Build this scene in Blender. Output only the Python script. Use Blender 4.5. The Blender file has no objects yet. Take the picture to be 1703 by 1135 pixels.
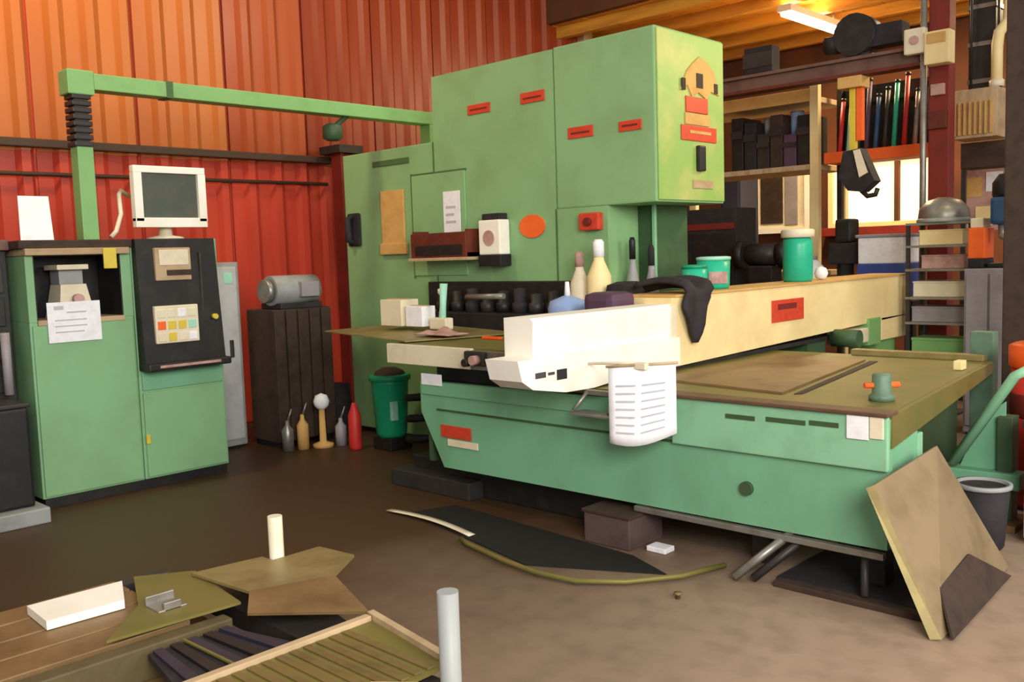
import bpy, bmesh, math, random
from mathutils import Vector, Matrix
random.seed(7)
scene = bpy.context.scene
COL = scene.collection
PI = math.pi

# ------------------------------------------------------------------ camera
cam_data = bpy.data.cameras.new('camera')
cam_data.sensor_width = 36.0
cam_data.lens = 32.94
cam_data.clip_end = 200
cam = bpy.data.objects.new('camera', cam_data)
COL.objects.link(cam)
CR, CU, CB = Vector((0.722399, 0.690716, -0.032435)), Vector((-0.039653, 0.088211, 0.995312)), Vector((0.690339, -0.717726, 0.091112))
cam.matrix_world = Matrix(((CR.x, CU.x, CB.x, 0), (CR.y, CU.y, CB.y, 0), (CR.z, CU.z, CB.z, 1.6), (0, 0, 0, 1)))
scene.camera = cam

# ------------------------------------------------------------------ world, lights, exposure
scene.view_settings.view_transform = 'Standard'
scene.view_settings.look = 'None'
scene.view_settings.gamma = 1.0
scene.view_settings.use_curve_mapping = False
scene.view_settings.exposure = 0.0
w = bpy.data.worlds.new('daylight')
scene.world = w
w.use_nodes = True
bg = w.node_tree.nodes['Background']
bg.inputs[0].default_value = (1.0, 0.95, 0.88, 1)
bg.inputs[1].default_value = 0.47

def area(name, loc, target, size, power, color, size_y=None):
    d = bpy.data.lights.new(name, 'AREA')
    d.energy = power
    d.color = color
    d.size = size
    if size_y:
        d.shape = 'RECTANGLE'
        d.size_y = size_y
    o = bpy.data.objects.new(name, d)
    COL.objects.link(o)
    o.location = loc
    o.rotation_euler = (Vector(target) - Vector(loc)).to_track_quat('-Z', 'Y').to_euler()
    return o

area('bay_door_daylight', (2.5, -0.4, 3.4), (-3.6, 4.5, 0.9), 3.2, 530, (1.0, 0.975, 0.93), 2.6)
area('side_door_daylight', (3.8, 4.5, 3.2), (-3.0, 5.0, 1.0), 2.5, 230, (1.0, 0.97, 0.9), 2.5)
area('high_bay_lamp', (-6.4, 2.2, 5.4), (-8.3, 3.0, 3.4), 0.6, 105, (1.0, 0.82, 0.45))
area('mezzanine_lamp_uplight', (-5.42, 11.1, 4.44), (-5.42, 11.1, 6), 0.16, 16, (1.0, 0.82, 0.5), 1.4)
area('high_bay_lamp', (-5.2, 6.3, 4.7), (-8.3, 4.9, 3.0), 0.4, 34, (1.0, 0.85, 0.6))
area('mezzanine_lamp_light', (-5.42, 11.1, 4.25), (-5.42, 11.1, 0), 0.3, 150, (1.0, 0.76, 0.42), 1.5)
area('mezzanine_lamp_light', (-3.2, 11.3, 4.3), (-4.2, 11.3, 0), 0.3, 150, (1.0, 0.74, 0.42), 1.5)
area('head_work_light', (-2.2, 7.6, 3.4), (-3.7, 5.8, 2.5), 0.35, 34, (1.0, 0.8, 0.4))

# ------------------------------------------------------------------ materials
def lin(c):
    out = []
    for v in c:
        v = v / 255.0
        out.append(v / 12.92 if v <= 0.04045 else ((v + 0.055) / 1.055) ** 2.4)
    return (out[0], out[1], out[2], 1.0)

def M(name, rgb, rough=0.55, metal=0.0, dirt=None, amt=0.35, scale=6.0, bump=0.0, stretch=None, emit=0.0, lo=0.45, hi=0.7, spec=0.4):
    m = bpy.data.materials.new(name)
    m.use_nodes = True
    nt = m.node_tree
    b = nt.nodes['Principled BSDF']
    b.inputs['Roughness'].default_value = rough
    b.inputs['Metallic'].default_value = metal
    b.inputs['Specular IOR Level'].default_value = spec
    base = lin(rgb)
    tc = nt.nodes.new('ShaderNodeTexCoord')
    mp = nt.nodes.new('ShaderNodeMapping')
    nt.links.new(tc.outputs['Object'], mp.inputs['Vector'])
    if stretch:
        mp.inputs['Scale'].default_value = stretch
    n = nt.nodes.new('ShaderNodeTexNoise')
    n.inputs['Scale'].default_value = scale
    n.inputs['Detail'].default_value = 6
    n.inputs['Roughness'].default_value = 0.62
    nt.links.new(mp.outputs['Vector'], n.inputs['Vector'])
    r = nt.nodes.new('ShaderNodeMapRange')
    r.inputs['From Min'].default_value = lo
    r.inputs['From Max'].default_value = hi
    r.inputs['To Max'].default_value = amt
    nt.links.new(n.outputs['Fac'], r.inputs['Value'])
    mx = nt.nodes.new('ShaderNodeMix')
    mx.data_type = 'RGBA'
    mx.inputs['A'].default_value = base
    mx.inputs['B'].default_value = lin(dirt) if dirt else tuple([v * 0.6 for v in base[:3]] + [1])
    nt.links.new(r.outputs['Result'], mx.inputs['Factor'])
    nt.links.new(mx.outputs['Result'], b.inputs['Base Color'])
    if bump:
        bp = nt.nodes.new('ShaderNodeBump')
        bp.inputs['Strength'].default_value = bump
        bp.inputs['Distance'].default_value = 0.01
        nt.links.new(n.outputs['Fac'], bp.inputs['Height'])
        nt.links.new(bp.outputs['Normal'], b.inputs['Normal'])
    if emit:
        b.inputs['Emission Color'].default_value = base
        b.inputs['Emission Strength'].default_value = emit
    return m

MT = {}
def mat(key, *a, **k):
    MT[key] = M(key, *a, **k)
    return MT[key]

mat('machine_green', (134, 176, 122), 0.5, dirt=(116, 142, 94), amt=0.5, scale=2.2)
mat('table_green', (116, 172, 134), 0.5, dirt=(100, 142, 102), amt=0.55, scale=2.6, stretch=(1, 1, .5))
mat('lip_green', (134, 186, 148), 0.5, dirt=(112, 150, 112), amt=0.5, scale=5)
mat('cabinet_green', (130, 176, 128), 0.5, dirt=(118, 150, 104), amt=0.5, scale=2.0)
mat('arm_green', (130, 178, 110), 0.5, dirt=(110, 150, 90), amt=0.4, scale=5)
mat('head_green', (142, 176, 92), 0.5, dirt=(206, 190, 120), amt=0.55, scale=3.0)
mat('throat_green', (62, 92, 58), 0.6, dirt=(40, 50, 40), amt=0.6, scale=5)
mat('dark_green', (58, 84, 54), 0.6, dirt=(60, 60, 30), amt=0.6, scale=4)
mat('seam', (74, 104, 62), 0.7)
mat('black', (26, 24, 24), 0.5, dirt=(54, 46, 40), amt=0.5, scale=8)
mat('soft_black', (36, 32, 34), 0.8, dirt=(58, 48, 52), amt=0.6, scale=9, bump=.3)
mat('dark_steel', (58, 54, 52), 0.5, 0.3, dirt=(36, 30, 26), amt=0.6, scale=7)
mat('steel', (150, 146, 138), 0.4, 0.6, dirt=(110, 98, 80), amt=0.6, scale=7)
mat('grey_paint', (150, 152, 150), 0.5, dirt=(110, 106, 100), amt=0.5, scale=5)
mat('lilac_grey', (152, 144, 148), 0.5, dirt=(110, 100, 98), amt=0.5, scale=4)
mat('cream_paint', (238, 216, 158), 0.5, dirt=(206, 172, 112), amt=0.45, scale=2.5)
mat('white_paint', (248, 243, 230), 0.5, dirt=(222, 208, 178), amt=0.4, scale=3)
mat('rail_olive', (92, 80, 52), 0.6, 0.1, dirt=(66, 54, 34), amt=.6, scale=8)
mat('rib_olive', (120, 100, 58), 0.5, 0.2, dirt=(88, 70, 40), amt=.7, scale=7)
mat('ivory', (226, 214, 186), 0.5, dirt=(190, 170, 140), amt=0.4, scale=6)
mat('paper', (240, 238, 240), 0.8, dirt=(206, 204, 214), amt=0.5, scale=14)
mat('ink', (70, 66, 74), 0.8)
mat('faint_ink', (186, 184, 190), 0.8)
mat('label_red', (206, 66, 40), 0.5, dirt=(160, 52, 34), amt=0.5, scale=20)
mat('label_orange', (244, 104, 40), 0.5, dirt=(220, 80, 30), amt=0.3, scale=12)
mat('red_paint', (130, 40, 32), 0.5, dirt=(90, 34, 28), amt=0.6, scale=5)
mat('bright_red', (196, 46, 40), 0.5)
mat('column_red', (118, 34, 26), 0.6, dirt=(70, 26, 20), amt=0.6, scale=3)
mat('wall_red', (188, 64, 44), 0.42, dirt=(150, 46, 32), amt=0.6, scale=1.6, stretch=(1, 1, .25))
mat('wall_upper_lit', (182, 104, 48), 0.4, dirt=(168, 84, 40), amt=0.7, scale=1.2, stretch=(1, 1, .25))  # lamp sheen on the left upper panels is put into this colour
mat('wall_upper_unlit', (146, 58, 28), 0.36, dirt=(128, 46, 22), amt=0.7, scale=1.2, stretch=(1, 1, .25))
mat('wall_upper_half_lit', (166, 78, 38), 0.36, dirt=(150, 62, 30), amt=0.7, scale=1.2, stretch=(1, 1, .25))
mat('roller_green', (92, 120, 96), 0.5, dirt=(60, 80, 60), amt=.5, scale=12)
mat('box_brown', (88, 70, 66), 0.7, dirt=(60, 44, 40), amt=.6, scale=9)
mat('rim_brown', (104, 78, 56), 0.55, 0.2, dirt=(70, 50, 36), amt=.6, scale=8)
mat('rear_brown', (84, 48, 26), 0.8, dirt=(120, 62, 28), amt=0.6, scale=1.2)
mat('girt', (70, 48, 36), 0.6, dirt=(50, 50, 34), amt=0.6, scale=6)
mat('wood_yellow', (214, 154, 52), 0.7, dirt=(160, 92, 34), amt=0.7, scale=3, stretch=(.4, 3, 3))
mat('wood_tan', (188, 162, 126), 0.7, dirt=(140, 112, 78), amt=0.6, scale=5, stretch=(3, .5, 1))
mat('card', (206, 164, 96), 0.8, dirt=(180, 124, 64), amt=0.5, scale=7)
mat('shelf_red', (104, 42, 26), 0.6, dirt=(60, 26, 20), amt=0.6, scale=8)
mat('olive_top', (122, 110, 56), 0.5, 0.2, dirt=(92, 100, 46), amt=0.7, scale=3)
mat('sheet_tan', (148, 132, 84), 0.45, 0.3, dirt=(108, 92, 54), amt=0.7, scale=5)
mat('rust_sheet', (132, 104, 66), 0.5, 0.25, dirt=(92, 66, 38), amt=0.7, scale=4)
mat('board_tan', (138, 118, 88), 0.6, 0.1, dirt=(104, 86, 56), amt=0.6, scale=4)
mat('teal', (40, 178, 140), 0.35, dirt=(26, 130, 104), amt=0.4, scale=6)
mat('mint', (160, 214, 190), 0.5)
mat('bin_green', (20, 148, 104), 0.45, dirt=(14, 104, 72), amt=0.4, scale=6)
mat('blue', (60, 78, 150), 0.5)
mat('pale_blue', (140, 164, 206), 0.45)
mat('machine_blue', (44, 78, 116), 0.5, dirt=(30, 50, 80), amt=0.5, scale=6)
mat('machine_navy', (46, 48, 66), 0.5, dirt=(34, 34, 44), amt=0.5, scale=5)
mat('navy_black', (44, 40, 56), 0.45, dirt=(30, 28, 38), amt=0.5, scale=9)
mat('yellow', (216, 190, 66), 0.5)
mat('orange_plastic', (240, 92, 26), 0.5)
mat('red_plastic', (206, 50, 40), 0.5)
mat('pinkish', (190, 150, 140), 0.6, dirt=(120, 70, 70), amt=0.6, scale=8)
mat('screen', (78, 86, 76), 0.25, dirt=(100, 92, 76), amt=0.6, scale=7)
mat('locker_grey', (182, 182, 182), 0.5, dirt=(146, 142, 140), amt=0.5, scale=5)
mat('lamp_tube', (255, 244, 214), 0.5, emit=14.0)
mat('window_glow', (255, 240, 200), 0.5, emit=1.0, dirt=(255, 226, 160), amt=.5, scale=2)
mat('beam_brown', (112, 84, 72), 0.6, dirt=(80, 40, 34), amt=0.6, scale=4)
mat('rubber', (24, 22, 20), 0.7)
mat('crate_brown', (64, 46, 36), 0.75, dirt=(34, 28, 22), amt=0.7, scale=9)
mat('purple_dark', (84, 58, 78), 0.6)

def floor_material():
    m = bpy.data.materials.new('oily_concrete')
    m.use_nodes = True
    nt = m.node_tree
    b = nt.nodes['Principled BSDF']
    tc = nt.nodes.new('ShaderNodeTexCoord')
    n1 = nt.nodes.new('ShaderNodeTexNoise'); n1.inputs['Scale'].default_value = 0.55; n1.inputs['Detail'].default_value = 5
    n2 = nt.nodes.new('ShaderNodeTexNoise'); n2.inputs['Scale'].default_value = 7; n2.inputs['Detail'].default_value = 8
    nt.links.new(tc.outputs['Object'], n1.inputs['Vector'])
    nt.links.new(tc.outputs['Object'], n2.inputs['Vector'])
    # clean concrete where people walk, oil soaked into the slab around the machine and the cabinet
    sp = nt.nodes.new('ShaderNodeSeparateXYZ')
    nt.links.new(tc.outputs['Object'], sp.inputs[0])
    ad = nt.nodes.new('ShaderNodeMath'); ad.operation = 'MULTIPLY_ADD'
    nt.links.new(n1.outputs['Fac'], ad.inputs[0]); ad.inputs[1].default_value = 2.4
    nt.links.new(sp.outputs['X'], ad.inputs[2])
    r = nt.nodes.new('ShaderNodeMapRange')
    r.inputs['From Min'].default_value = -2.7; r.inputs['From Max'].default_value = -0.6
    nt.links.new(ad.outputs[0], r.inputs['Value'])
    mx = nt.nodes.new('ShaderNodeMix'); mx.data_type = 'RGBA'
    mx.inputs['A'].default_value = lin((70, 50, 30)); mx.inputs['B'].default_value = lin((156, 132, 112))
    nt.links.new(r.outputs['Result'], mx.inputs['Factor'])
    r2 = nt.nodes.new('ShaderNodeMapRange')
    r2.inputs['From Min'].default_value = 0.45; r2.inputs['From Max'].default_value = 0.75; r2.inputs['To Max'].default_value = 0.3
    nt.links.new(n2.outputs['Fac'], r2.inputs['Value'])
    m2 = nt.nodes.new('ShaderNodeMix'); m2.data_type = 'RGBA'
    m2.inputs['B'].default_value = lin((66, 48, 32))
    nt.links.new(mx.outputs['Result'], m2.inputs['A'])
    nt.links.new(r2.outputs['Result'], m2.inputs['Factor'])
    nt.links.new(m2.outputs['Result'], b.inputs['Base Color'])
    b.inputs['Roughness'].default_value = 0.5
    b.inputs['Specular IOR Level'].default_value = 0.3
    bp = nt.nodes.new('ShaderNodeBump'); bp.inputs['Strength'].default_value = 0.15; bp.inputs['Distance'].default_value = 0.01
    nt.links.new(n2.outputs['Fac'], bp.inputs['Height'])
    nt.links.new(bp.outputs['Normal'], b.inputs['Normal'])
    return m
MT['floor'] = floor_material()

# ------------------------------------------------------------------ mesh helpers
class B:
    """collects shapes given in world coordinates"""
    def __init__(self):
        self.bm = bmesh.new()
    def box(self, x0, x1, y0, y1, z0, z1, bev=0.0):
        vs = [self.bm.verts.new((x, y, z)) for x in (x0, x1) for y in (y0, y1) for z in (z0, z1)]
        F = [(0, 1, 3, 2), (4, 6, 7, 5), (0, 4, 5, 1), (2, 3, 7, 6), (0, 2, 6, 4), (1, 5, 7, 3)]
        fs = [self.bm.faces.new([vs[i] for i in f]) for f in F]
        if bev:
            es = list({e for f in fs for e in f.edges})
            bmesh.ops.bevel(self.bm, geom=es, offset=bev, segments=2, affect='EDGES', profile=0.6)
        return self
    def hexa(self, p):   # eight points: bottom ring then top ring
        vs = [self.bm.verts.new(q) for q in p]
        for f in ((3, 2, 1, 0), (4, 5, 6, 7), (0, 1, 5, 4), (1, 2, 6, 5), (2, 3, 7, 6), (3, 0, 4, 7)):
            self.bm.faces.new([vs[i] for i in f])
        return self
    def plate(self, pts, t):  # polygon given thickness t along its normal
        pts = [Vector(p) for p in pts]
        n = (pts[1] - pts[0]).cross(pts[2] - pts[0]).normalized() * t
        a = [self.bm.verts.new(p) for p in pts]
        b = [self.bm.verts.new(p - n) for p in pts]
        self.bm.faces.new(a)
        self.bm.faces.new(list(reversed(b)))
        k = len(pts)
        for i in range(k):
            j = (i + 1) % k
            self.bm.faces.new([a[j], a[i], b[i], b[j]])
        return self
    def prism(self, poly, axis, a0, a1):  # polygon in the plane across the axis
        def P(u, v, a):
            return {'x': (a, u, v), 'y': (u, a, v), 'z': (u, v, a)}[axis]
        a = [self.bm.verts.new(P(u, v, a0)) for u, v in poly]
        b = [self.bm.verts.new(P(u, v, a1)) for u, v in poly]
        self.bm.faces.new(a)
        self.bm.faces.new(list(reversed(b)))
        k = len(poly)
        for i in range(k):
            j = (i + 1) % k
            self.bm.faces.new([a[j], a[i], b[i], b[j]])
        return self
    def tube(self, pts, r, n=8, closed_caps=True):
        pts = [Vector(p) for p in pts]
        rings = []
        up = None
        for i, p in enumerate(pts):
            d = (pts[min(i + 1, len(pts) - 1)] - pts[max(i - 1, 0)]).normalized()
            if up is None:
                up = Vector((0, 0, 1)) if abs(d.z) < 0.9 else Vector((1, 0, 0))
            s = d.cross(up).normalized()
            u = s.cross(d).normalized()
            up = u
            rr = r[i] if isinstance(r, (list, tuple)) else r
            rings.append([self.bm.verts.new(p + (s * math.cos(2 * PI * k / n) + u * math.sin(2 * PI * k / n)) * rr) for k in range(n)])
        for a, b in zip(rings, rings[1:]):
            for k in range(n):
                f = self.bm.faces.new([a[k], a[(k + 1) % n], b[(k + 1) % n], b[k]])
                f.smooth = True
        self.bm.faces.new(list(reversed(rings[0])))
        self.bm.faces.new(rings[-1])
        return self
    def lathe(self, cx, cy, prof, n=20):
        rings = []
        for r, z in prof:
            rings.append([self.bm.verts.new((cx + max(r, .0005) * math.cos(2 * PI * k / n), cy + max(r, .0005) * math.sin(2 * PI * k / n), z)) for k in range(n)])
        for a, b in zip(rings, rings[1:]):
            for k in range(n):
                f = self.bm.faces.new([a[k], a[(k + 1) % n], b[(k + 1) % n], b[k]])
                f.smooth = True
        self.bm.faces.new(list(reversed(rings[0])))
        self.bm.faces.new(rings[-1])
        return self
    def grid(self, nu, nv, fn, t=0.0):
        g = [[self.bm.verts.new(fn(i / nu, j / nv)) for j in range(nv + 1)] for i in range(nu + 1)]
        fs = []
        for i in range(nu):
            for j in range(nv):
                f = self.bm.faces.new([g[i][j], g[i + 1][j], g[i + 1][j + 1], g[i][j + 1]])
                f.smooth = True
                fs.append(f)
        if t:
            self.bm.normal_update()
            bmesh.ops.solidify(self.bm, geom=fs, thickness=t)
        return self

WORLD = {}
def link(name, b, m, origin, parent=None):
    bm = b.bm
    bmesh.ops.translate(bm, verts=bm.verts, vec=-Vector(origin))
    bmesh.ops.recalc_face_normals(bm, faces=bm.faces)
    me = bpy.data.meshes.new(name)
    bm.to_mesh(me)
    bm.free()
    me.materials.append(MT[m])
    o = bpy.data.objects.new(name, me)
    COL.objects.link(o)
    if parent is not None:
        o.parent = parent
    else:
        o.location = origin
    return o

def thing(name, label, cat, loc, group=None):
    o = bpy.data.objects.new(name, None)
    o.empty_display_size = 0.1
    COL.objects.link(o)
    o.location = loc
    o['label'] = label
    o['category'] = cat
    if group:
        o['group'] = group
    WORLD[o.name] = Vector(loc)
    return o

def part(name, b, m, parent, label=None):
    top = parent
    while top.parent is not None:
        top = top.parent
    o = link(name, b, m, WORLD[top.name], parent)
    if label:
        o['label'] = label
    return o

def solo(name, label, cat, b, m, loc, group=None):
    o = link(name, b, m, loc)
    o['label'] = label
    o['category'] = cat
    if group:
        o['group'] = group
    WORLD[o.name] = Vector(loc)
    return o

def struct(name, b, m, loc=(0, 0, 0)):
    o = link(name, b, m, loc)
    o['kind'] = 'structure'
    WORLD[o.name] = Vector(loc)
    return o

def dup_part(src, parent, offset):
    c = src.copy()
    COL.objects.link(c)
    c.parent = parent
    c.location = Vector(src.location) + Vector(offset)
    return c

# ------------------------------------------------------------------ the setting
struct('floor', B().box(-9.2, 6, -4, 13.4, -0.12, 0.0), 'floor')
wl = struct('wall_left', B().box(-8.5, -8.4, -3, 10.15, 0, 6.4), 'wall_red')

def rib_panel(y0, width, z0, z1, n=3):
    b = B()
    pitch = width / n
    prof = []
    for i in range(n):
        y = y0 + i * pitch
        prof += [(-8.385, y + .03), (-8.385, y + pitch * .52), (-8.33, y + pitch * .64), (-8.33, y + pitch * .88)]
    prof += [(-8.385, y0 + width + .006), (-8.395, y0 + width + .006), (-8.395, y0 + .03)]
    return b.prism([(x, y) for x, y in prof], 'z', z0, z1)

low0 = part('wall_panel', rib_panel(-0.6, 0.9, 0.02, 2.62), 'wall_red', wl)
up0 = part('wall_panel', rib_panel(-0.6, 0.9, 2.6, 6.38), 'wall_upper_lit', wl, 'orange red upper wall panel, lamp sheen painted in')
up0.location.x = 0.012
up1 = up0.data.copy(); up1.materials[0] = MT['wall_upper_half_lit']
up2 = up0.data.copy(); up2.materials[0] = MT['wall_upper_unlit']
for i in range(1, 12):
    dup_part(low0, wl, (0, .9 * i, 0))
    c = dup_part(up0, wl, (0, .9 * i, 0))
    if i >= 6:  # panels step darker to the right, lamp falloff set by colour
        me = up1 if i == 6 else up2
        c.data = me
        c['label'] = 'red-orange upper wall panel, weaker lamp sheen painted in' if i == 6 else 'rust red upper wall panel, without the painted lamp sheen'
struct('trim_1', B().box(-8.33, -8.25, -2.5, 5.95, 2.62, 2.69, .01), 'girt')          # dark girt across the wall
struct('trim_2', B().tube([(-8.3, -2.5, 2.39), (-8.3, 5.9, 2.41)], .018), 'girt')      # thin conduit under it
struct('trim_3', B().box(-8.42, -8.2, 10.12, 10.3, 0, 4.6, .01), 'wood_tan')              # pale end post of the wall
struct('wall_west', B().box(-9.3, -9.2, 10.15, 13.4, 0, 6.4), 'rear_brown')
struct('wall_return', B().box(-9.3, -8.42, 10.15, 10.3, 0, 6.4), 'rear_brown')
wb = struct('wall_back', B().box(-9.2, -1.0, 13.2, 13.4, 0, 6.4), 'rear_brown')
ce = struct('ceiling', B().box(-9.2, -0.6, 9.6, 13.2, 4.64, 4.74), 'wood_yellow')
p0 = part('ceiling_board', B().box(-9.1, -8.85, 9.6, 13.19, 4.605, 4.64, .006), 'wood_yellow', ce)
for i in range(1, 32):
    c = dup_part(p0, ce, (.262 * i, 0, random.uniform(-.006, .006)))
j0 = part('ceiling_joist', B().box(-9.1, -0.7, 9.75, 9.85, 4.46, 4.605), 'wood_yellow', ce)
for i in range(1, 5):
    dup_part(j0, ce, (0, .78 * i, 0))

struct('trim_4', B().box(-9.2, -0.6, 9.5, 9.6, 4.6, 6.4), 'rear_brown')          # fascia above the mezzanine edge
# window at the back: bright daylight behind panes
wn = struct('window_1', B().box(-6.1, -4.66, 13.12, 13.2, 1.82, 2.8), 'cream_paint')
part('window_frame', B().box(-6.12, -6.05, 13.03, 13.12, 1.84, 2.78).box(-4.72, -4.65, 13.03, 13.12, 1.84, 2.78)
     .box(-6.05, -4.72, 13.03, 13.12, 1.84, 1.9).box(-6.05, -4.72, 13.03, 13.12, 2.72, 2.78), 'cream_paint', wn)
part('mullion', B().box(-5.17, -5.11, 13.03, 13.12, 1.9, 2.72), 'rear_brown', wn)
part('pane', B().box(-6.05, -5.17, 13.1, 13.118, 1.9, 2.72), 'window_glow', wn)
part('pane', B().box(-5.11, -4.72, 13.1, 13.118, 1.9, 2.72), 'window_glow', wn)
part('window_sill', B().box(-6.2, -4.6, 12.9, 13.13, 1.72, 1.84, .01), 'red_paint', wn)

# steel column beside the press, in front of the red wall
cl = thing('wall_column', 'dark red steel wall column standing left of the green press', 'column', (-8.0, 5.95, 0))
part('web', B().box(-8.06, -7.98, 5.86, 6.0, 0.02, 2.75), 'column_red', cl)
part('flange', B().box(-8.1, -7.94, 5.82, 5.86, 0.02, 2.75), 'column_red', cl)
part('flange', B().box(-8.1, -7.94, 6.0, 6.04, 0.02, 2.75), 'column_red', cl)
part('base_plate', B().box(-8.15, -7.9, 5.78, 6.08, 0, 0.02), 'dark_steel', cl)
part('cap_plate', B().box(-8.25, -7.9, 5.78, 6.08, 2.7, 2.78), 'dark_steel', cl)
# ------------------------------------------------------------------ punch press
pp = thing('punch_press', 'huge green C-frame punch press with overhanging head, behind the cream beam', 'machine', (-5.5, 5.7, 0))
part('rear_body', B().box(-7.2, -5.94, 5.3, 6.15, 0.04, 2.565, .012), 'machine_green', pp)
part('main_body', B().prism([(-5.93, 0.04), (-4.12, 0.04), (-4.12, 1.93), (-4.6, 1.93), (-4.6, 3.09), (-5.93, 3.09)], 'y', 5.3, 6.15), 'machine_green', pp)
hd = part('head', B().box(-4.59, -3.7, 5.3, 6.16, 1.93, 3.1, .012), 'machine_green', pp)
part('end_cover', B().box(-3.7, -3.685, 5.315, 6.145, 1.945, 3.085, .005), 'head_green', hd, 'yellowish green end cover of the head')
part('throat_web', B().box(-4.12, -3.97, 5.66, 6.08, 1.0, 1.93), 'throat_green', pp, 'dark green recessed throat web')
part('throat_edge', B().box(-3.975, -3.955, 5.63, 5.66, 1.0, 1.93), 'lip_green', pp)
part('lower_jaw', B().box(-4.12, -3.72, 5.34, 6.12, 0.04, 0.84, .01), 'dark_green', pp)
part('base_skirt', B().box(-7.15, -3.75, 5.34, 6.1, 0, 0.05), 'black', pp)
# access door in the side, its seams and hardware
dr = part('side_door', B().box(-6.22, -5.56, 5.285, 5.3, 1.45, 2.3, .006), 'machine_green', pp)
part('door_seam', B().box(-6.235, -6.22, 5.29, 5.301, 1.43, 2.32).box(-6.22, -5.545, 5.29, 5.301, 2.3, 2.315), 'seam', dr)
part('grab_handle', B().tube([(-7.06, 5.3, 2.0), (-7.06, 5.22, 1.98), (-7.06, 5.22, 1.78), (-7.06, 5.3, 1.76)], .03).box(-7.14, -6.96, 5.27, 5.3, 1.73, 2.03, .02), 'soft_black', pp)
part('panel_seam', B().box(-4.6, -4.59, 5.292, 5.302, 0.9, 1.93), 'seam', pp)
part('panel_seam', B().box(-5.94, -5.93, 5.292, 5.302, 0.9, 2.56), 'seam', pp)
part('bolt_plate', B().box(-6.75, -6.25, 5.29, 5.3, 2.42, 2.47, .004), 'seam', pp)
for nm, x0, x1, z0, z1 in (('warning_label', -5.5, -5.25, 2.725, 2.80), ('warning_label', -4.92, -4.68, 2.735, 2.815), ('warning_label', -4.46, -4.23, 2.425, 2.505), ('warning_label', -4.0, -3.81, 2.425, 2.495)):
    l = part(nm, B().box(x0, x1, 5.29, 5.3, z0, z1, .003), 'label_red', pp, 'red warning label')
    part('print_mark', B().box(x0 + .03, x1 - .03, 5.287, 5.291, z0 + .03, z0 + .042), 'column_red', l)
part('round_sticker', B().prism([(-4.84 + .132 * math.cos(a * PI / 8), 1.815 + .088 * math.sin(a * PI / 8)) for a in range(16)], 'y', 5.288, 5.3), 'label_orange', pp, 'orange sticker')
# head end: emblem, red plates, slot
em = part('emblem', B().prism([(5.58, 2.70), (5.66, 2.74), (5.72, 2.66), (5.80, 2.70), (5.9, 2.66), (5.96, 2.72), (6.07, 2.70), (6.0, 2.86), (5.92, 2.92), (5.82, 2.95), (5.74, 2.9), (5.66, 2.84)], 'x', -3.685, -3.675), 'card', hd, 'brown and yellow emblem plate')
for y0, y1, z0, z1 in ((5.585, 5.63, 2.70, 2.78), (5.77, 5.85, 2.73, 2.83), (6.0, 6.045, 2.71, 2.78)):
    part('emblem_mark', B().box(-3.676, -3.67, y0, y1, z0, z1), 'crate_brown', em)
part('name_plate', B().box(-3.685, -3.675, 5.64, 5.92, 2.555, 2.665, .004), 'label_red', hd, 'red plate')
part('name_plate', B().box(-3.685, -3.675, 5.63, 5.94, 2.47, 2.55, .004), 'card', hd, 'tan plate')
q = part('name_plate', B().box(-3.685, -3.675, 5.58, 6.03, 2.36, 2.465, .004), 'label_red', hd, 'red plate, the lower one')
part('print_mark', B().box(-3.676, -3.672, 5.68, 5.95, 2.41, 2.43), 'card', q)
part('latch_handle', B().box(-3.685, -3.65, 5.765, 5.85, 2.15, 2.33, .012), 'black', hd)
part('rivet_plate', B().box(-3.685, -3.677, 5.72, 5.98, 2.03, 2.09, .004), 'wood_tan', hd)
# operator button box under the head, at the throat
bb_ = part('button_box', B().box(-4.34, -4.16, 5.24, 5.3, 1.76, 1.885, .012), 'label_red', pp, 'red button box')
part('button', B().tube([(-4.25, 5.24, 1.82), (-4.25, 5.215, 1.82)], .03, 12), 'column_red', bb_)
# small shelf on the side
sh = part('side_shelf', B().box(-6.06, -5.34, 5.08, 5.3, 1.575, 1.6, .004), 'wood_tan', pp, 'pale shelf board')
part('side_tray', B().box(-6.04, -5.38, 5.12, 5.3, 1.6, 1.635).box(-6.04, -5.38, 5.1, 5.125, 1.6, 1.80, .004).box(-6.04, -6.02, 5.12, 5.3, 1.6, 1.82).box(-5.4, -5.38, 5.12, 5.3, 1.6, 1.82), 'shelf_red', pp, 'red-brown tray')
part('tray_insert', B().box(-5.98, -5.42, 5.092, 5.1, 1.62, 1.70), 'black', pp)

def leaf(name, label, cat, b, m, loc, marks=None, group=None, ink='faint_ink'):
    if marks is None:
        return solo(name, label, cat, b, m, loc, group)
    t = thing(name, label, cat, loc, group)
    s = part('sheet', b, m, t)
    part('printed_lines', marks, ink, s)
    return t

solo('cardboard_template', 'tan cardboard template hanging on the green press side, left of the door', 'cardboard', B().box(-6.64, -6.33, 5.275, 5.298, 1.72, 2.2, .004).box(-6.66, -6.3, 5.26, 5.298, 1.64, 1.74, .01), 'card', (-6.48, 5.3, 1.64))
leaf('paper_notice', 'narrow white notice taped above the red-brown tray on the press', 'paper', B().box(-5.81, -5.61, 5.272, 5.279, 1.80, 2.14), 'paper', (-5.71, 5.28, 1.8),
     B().box(-5.78, -5.66, 5.2705, 5.272, 2.0, 2.02).box(-5.78, -5.68, 5.2705, 5.272, 1.94, 1.96).box(-5.78, -5.66, 5.2705, 5.272, 1.88, 1.90))
g = thing('gauge_box', 'white gauge box with black base and cap beside the orange sticker', 'gauge', (-5.19, 5.2, 1.5))
part('case', B().box(-5.31, -5.08, 5.18, 5.297, 1.61, 1.88, .012), 'white_paint', g)
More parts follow.
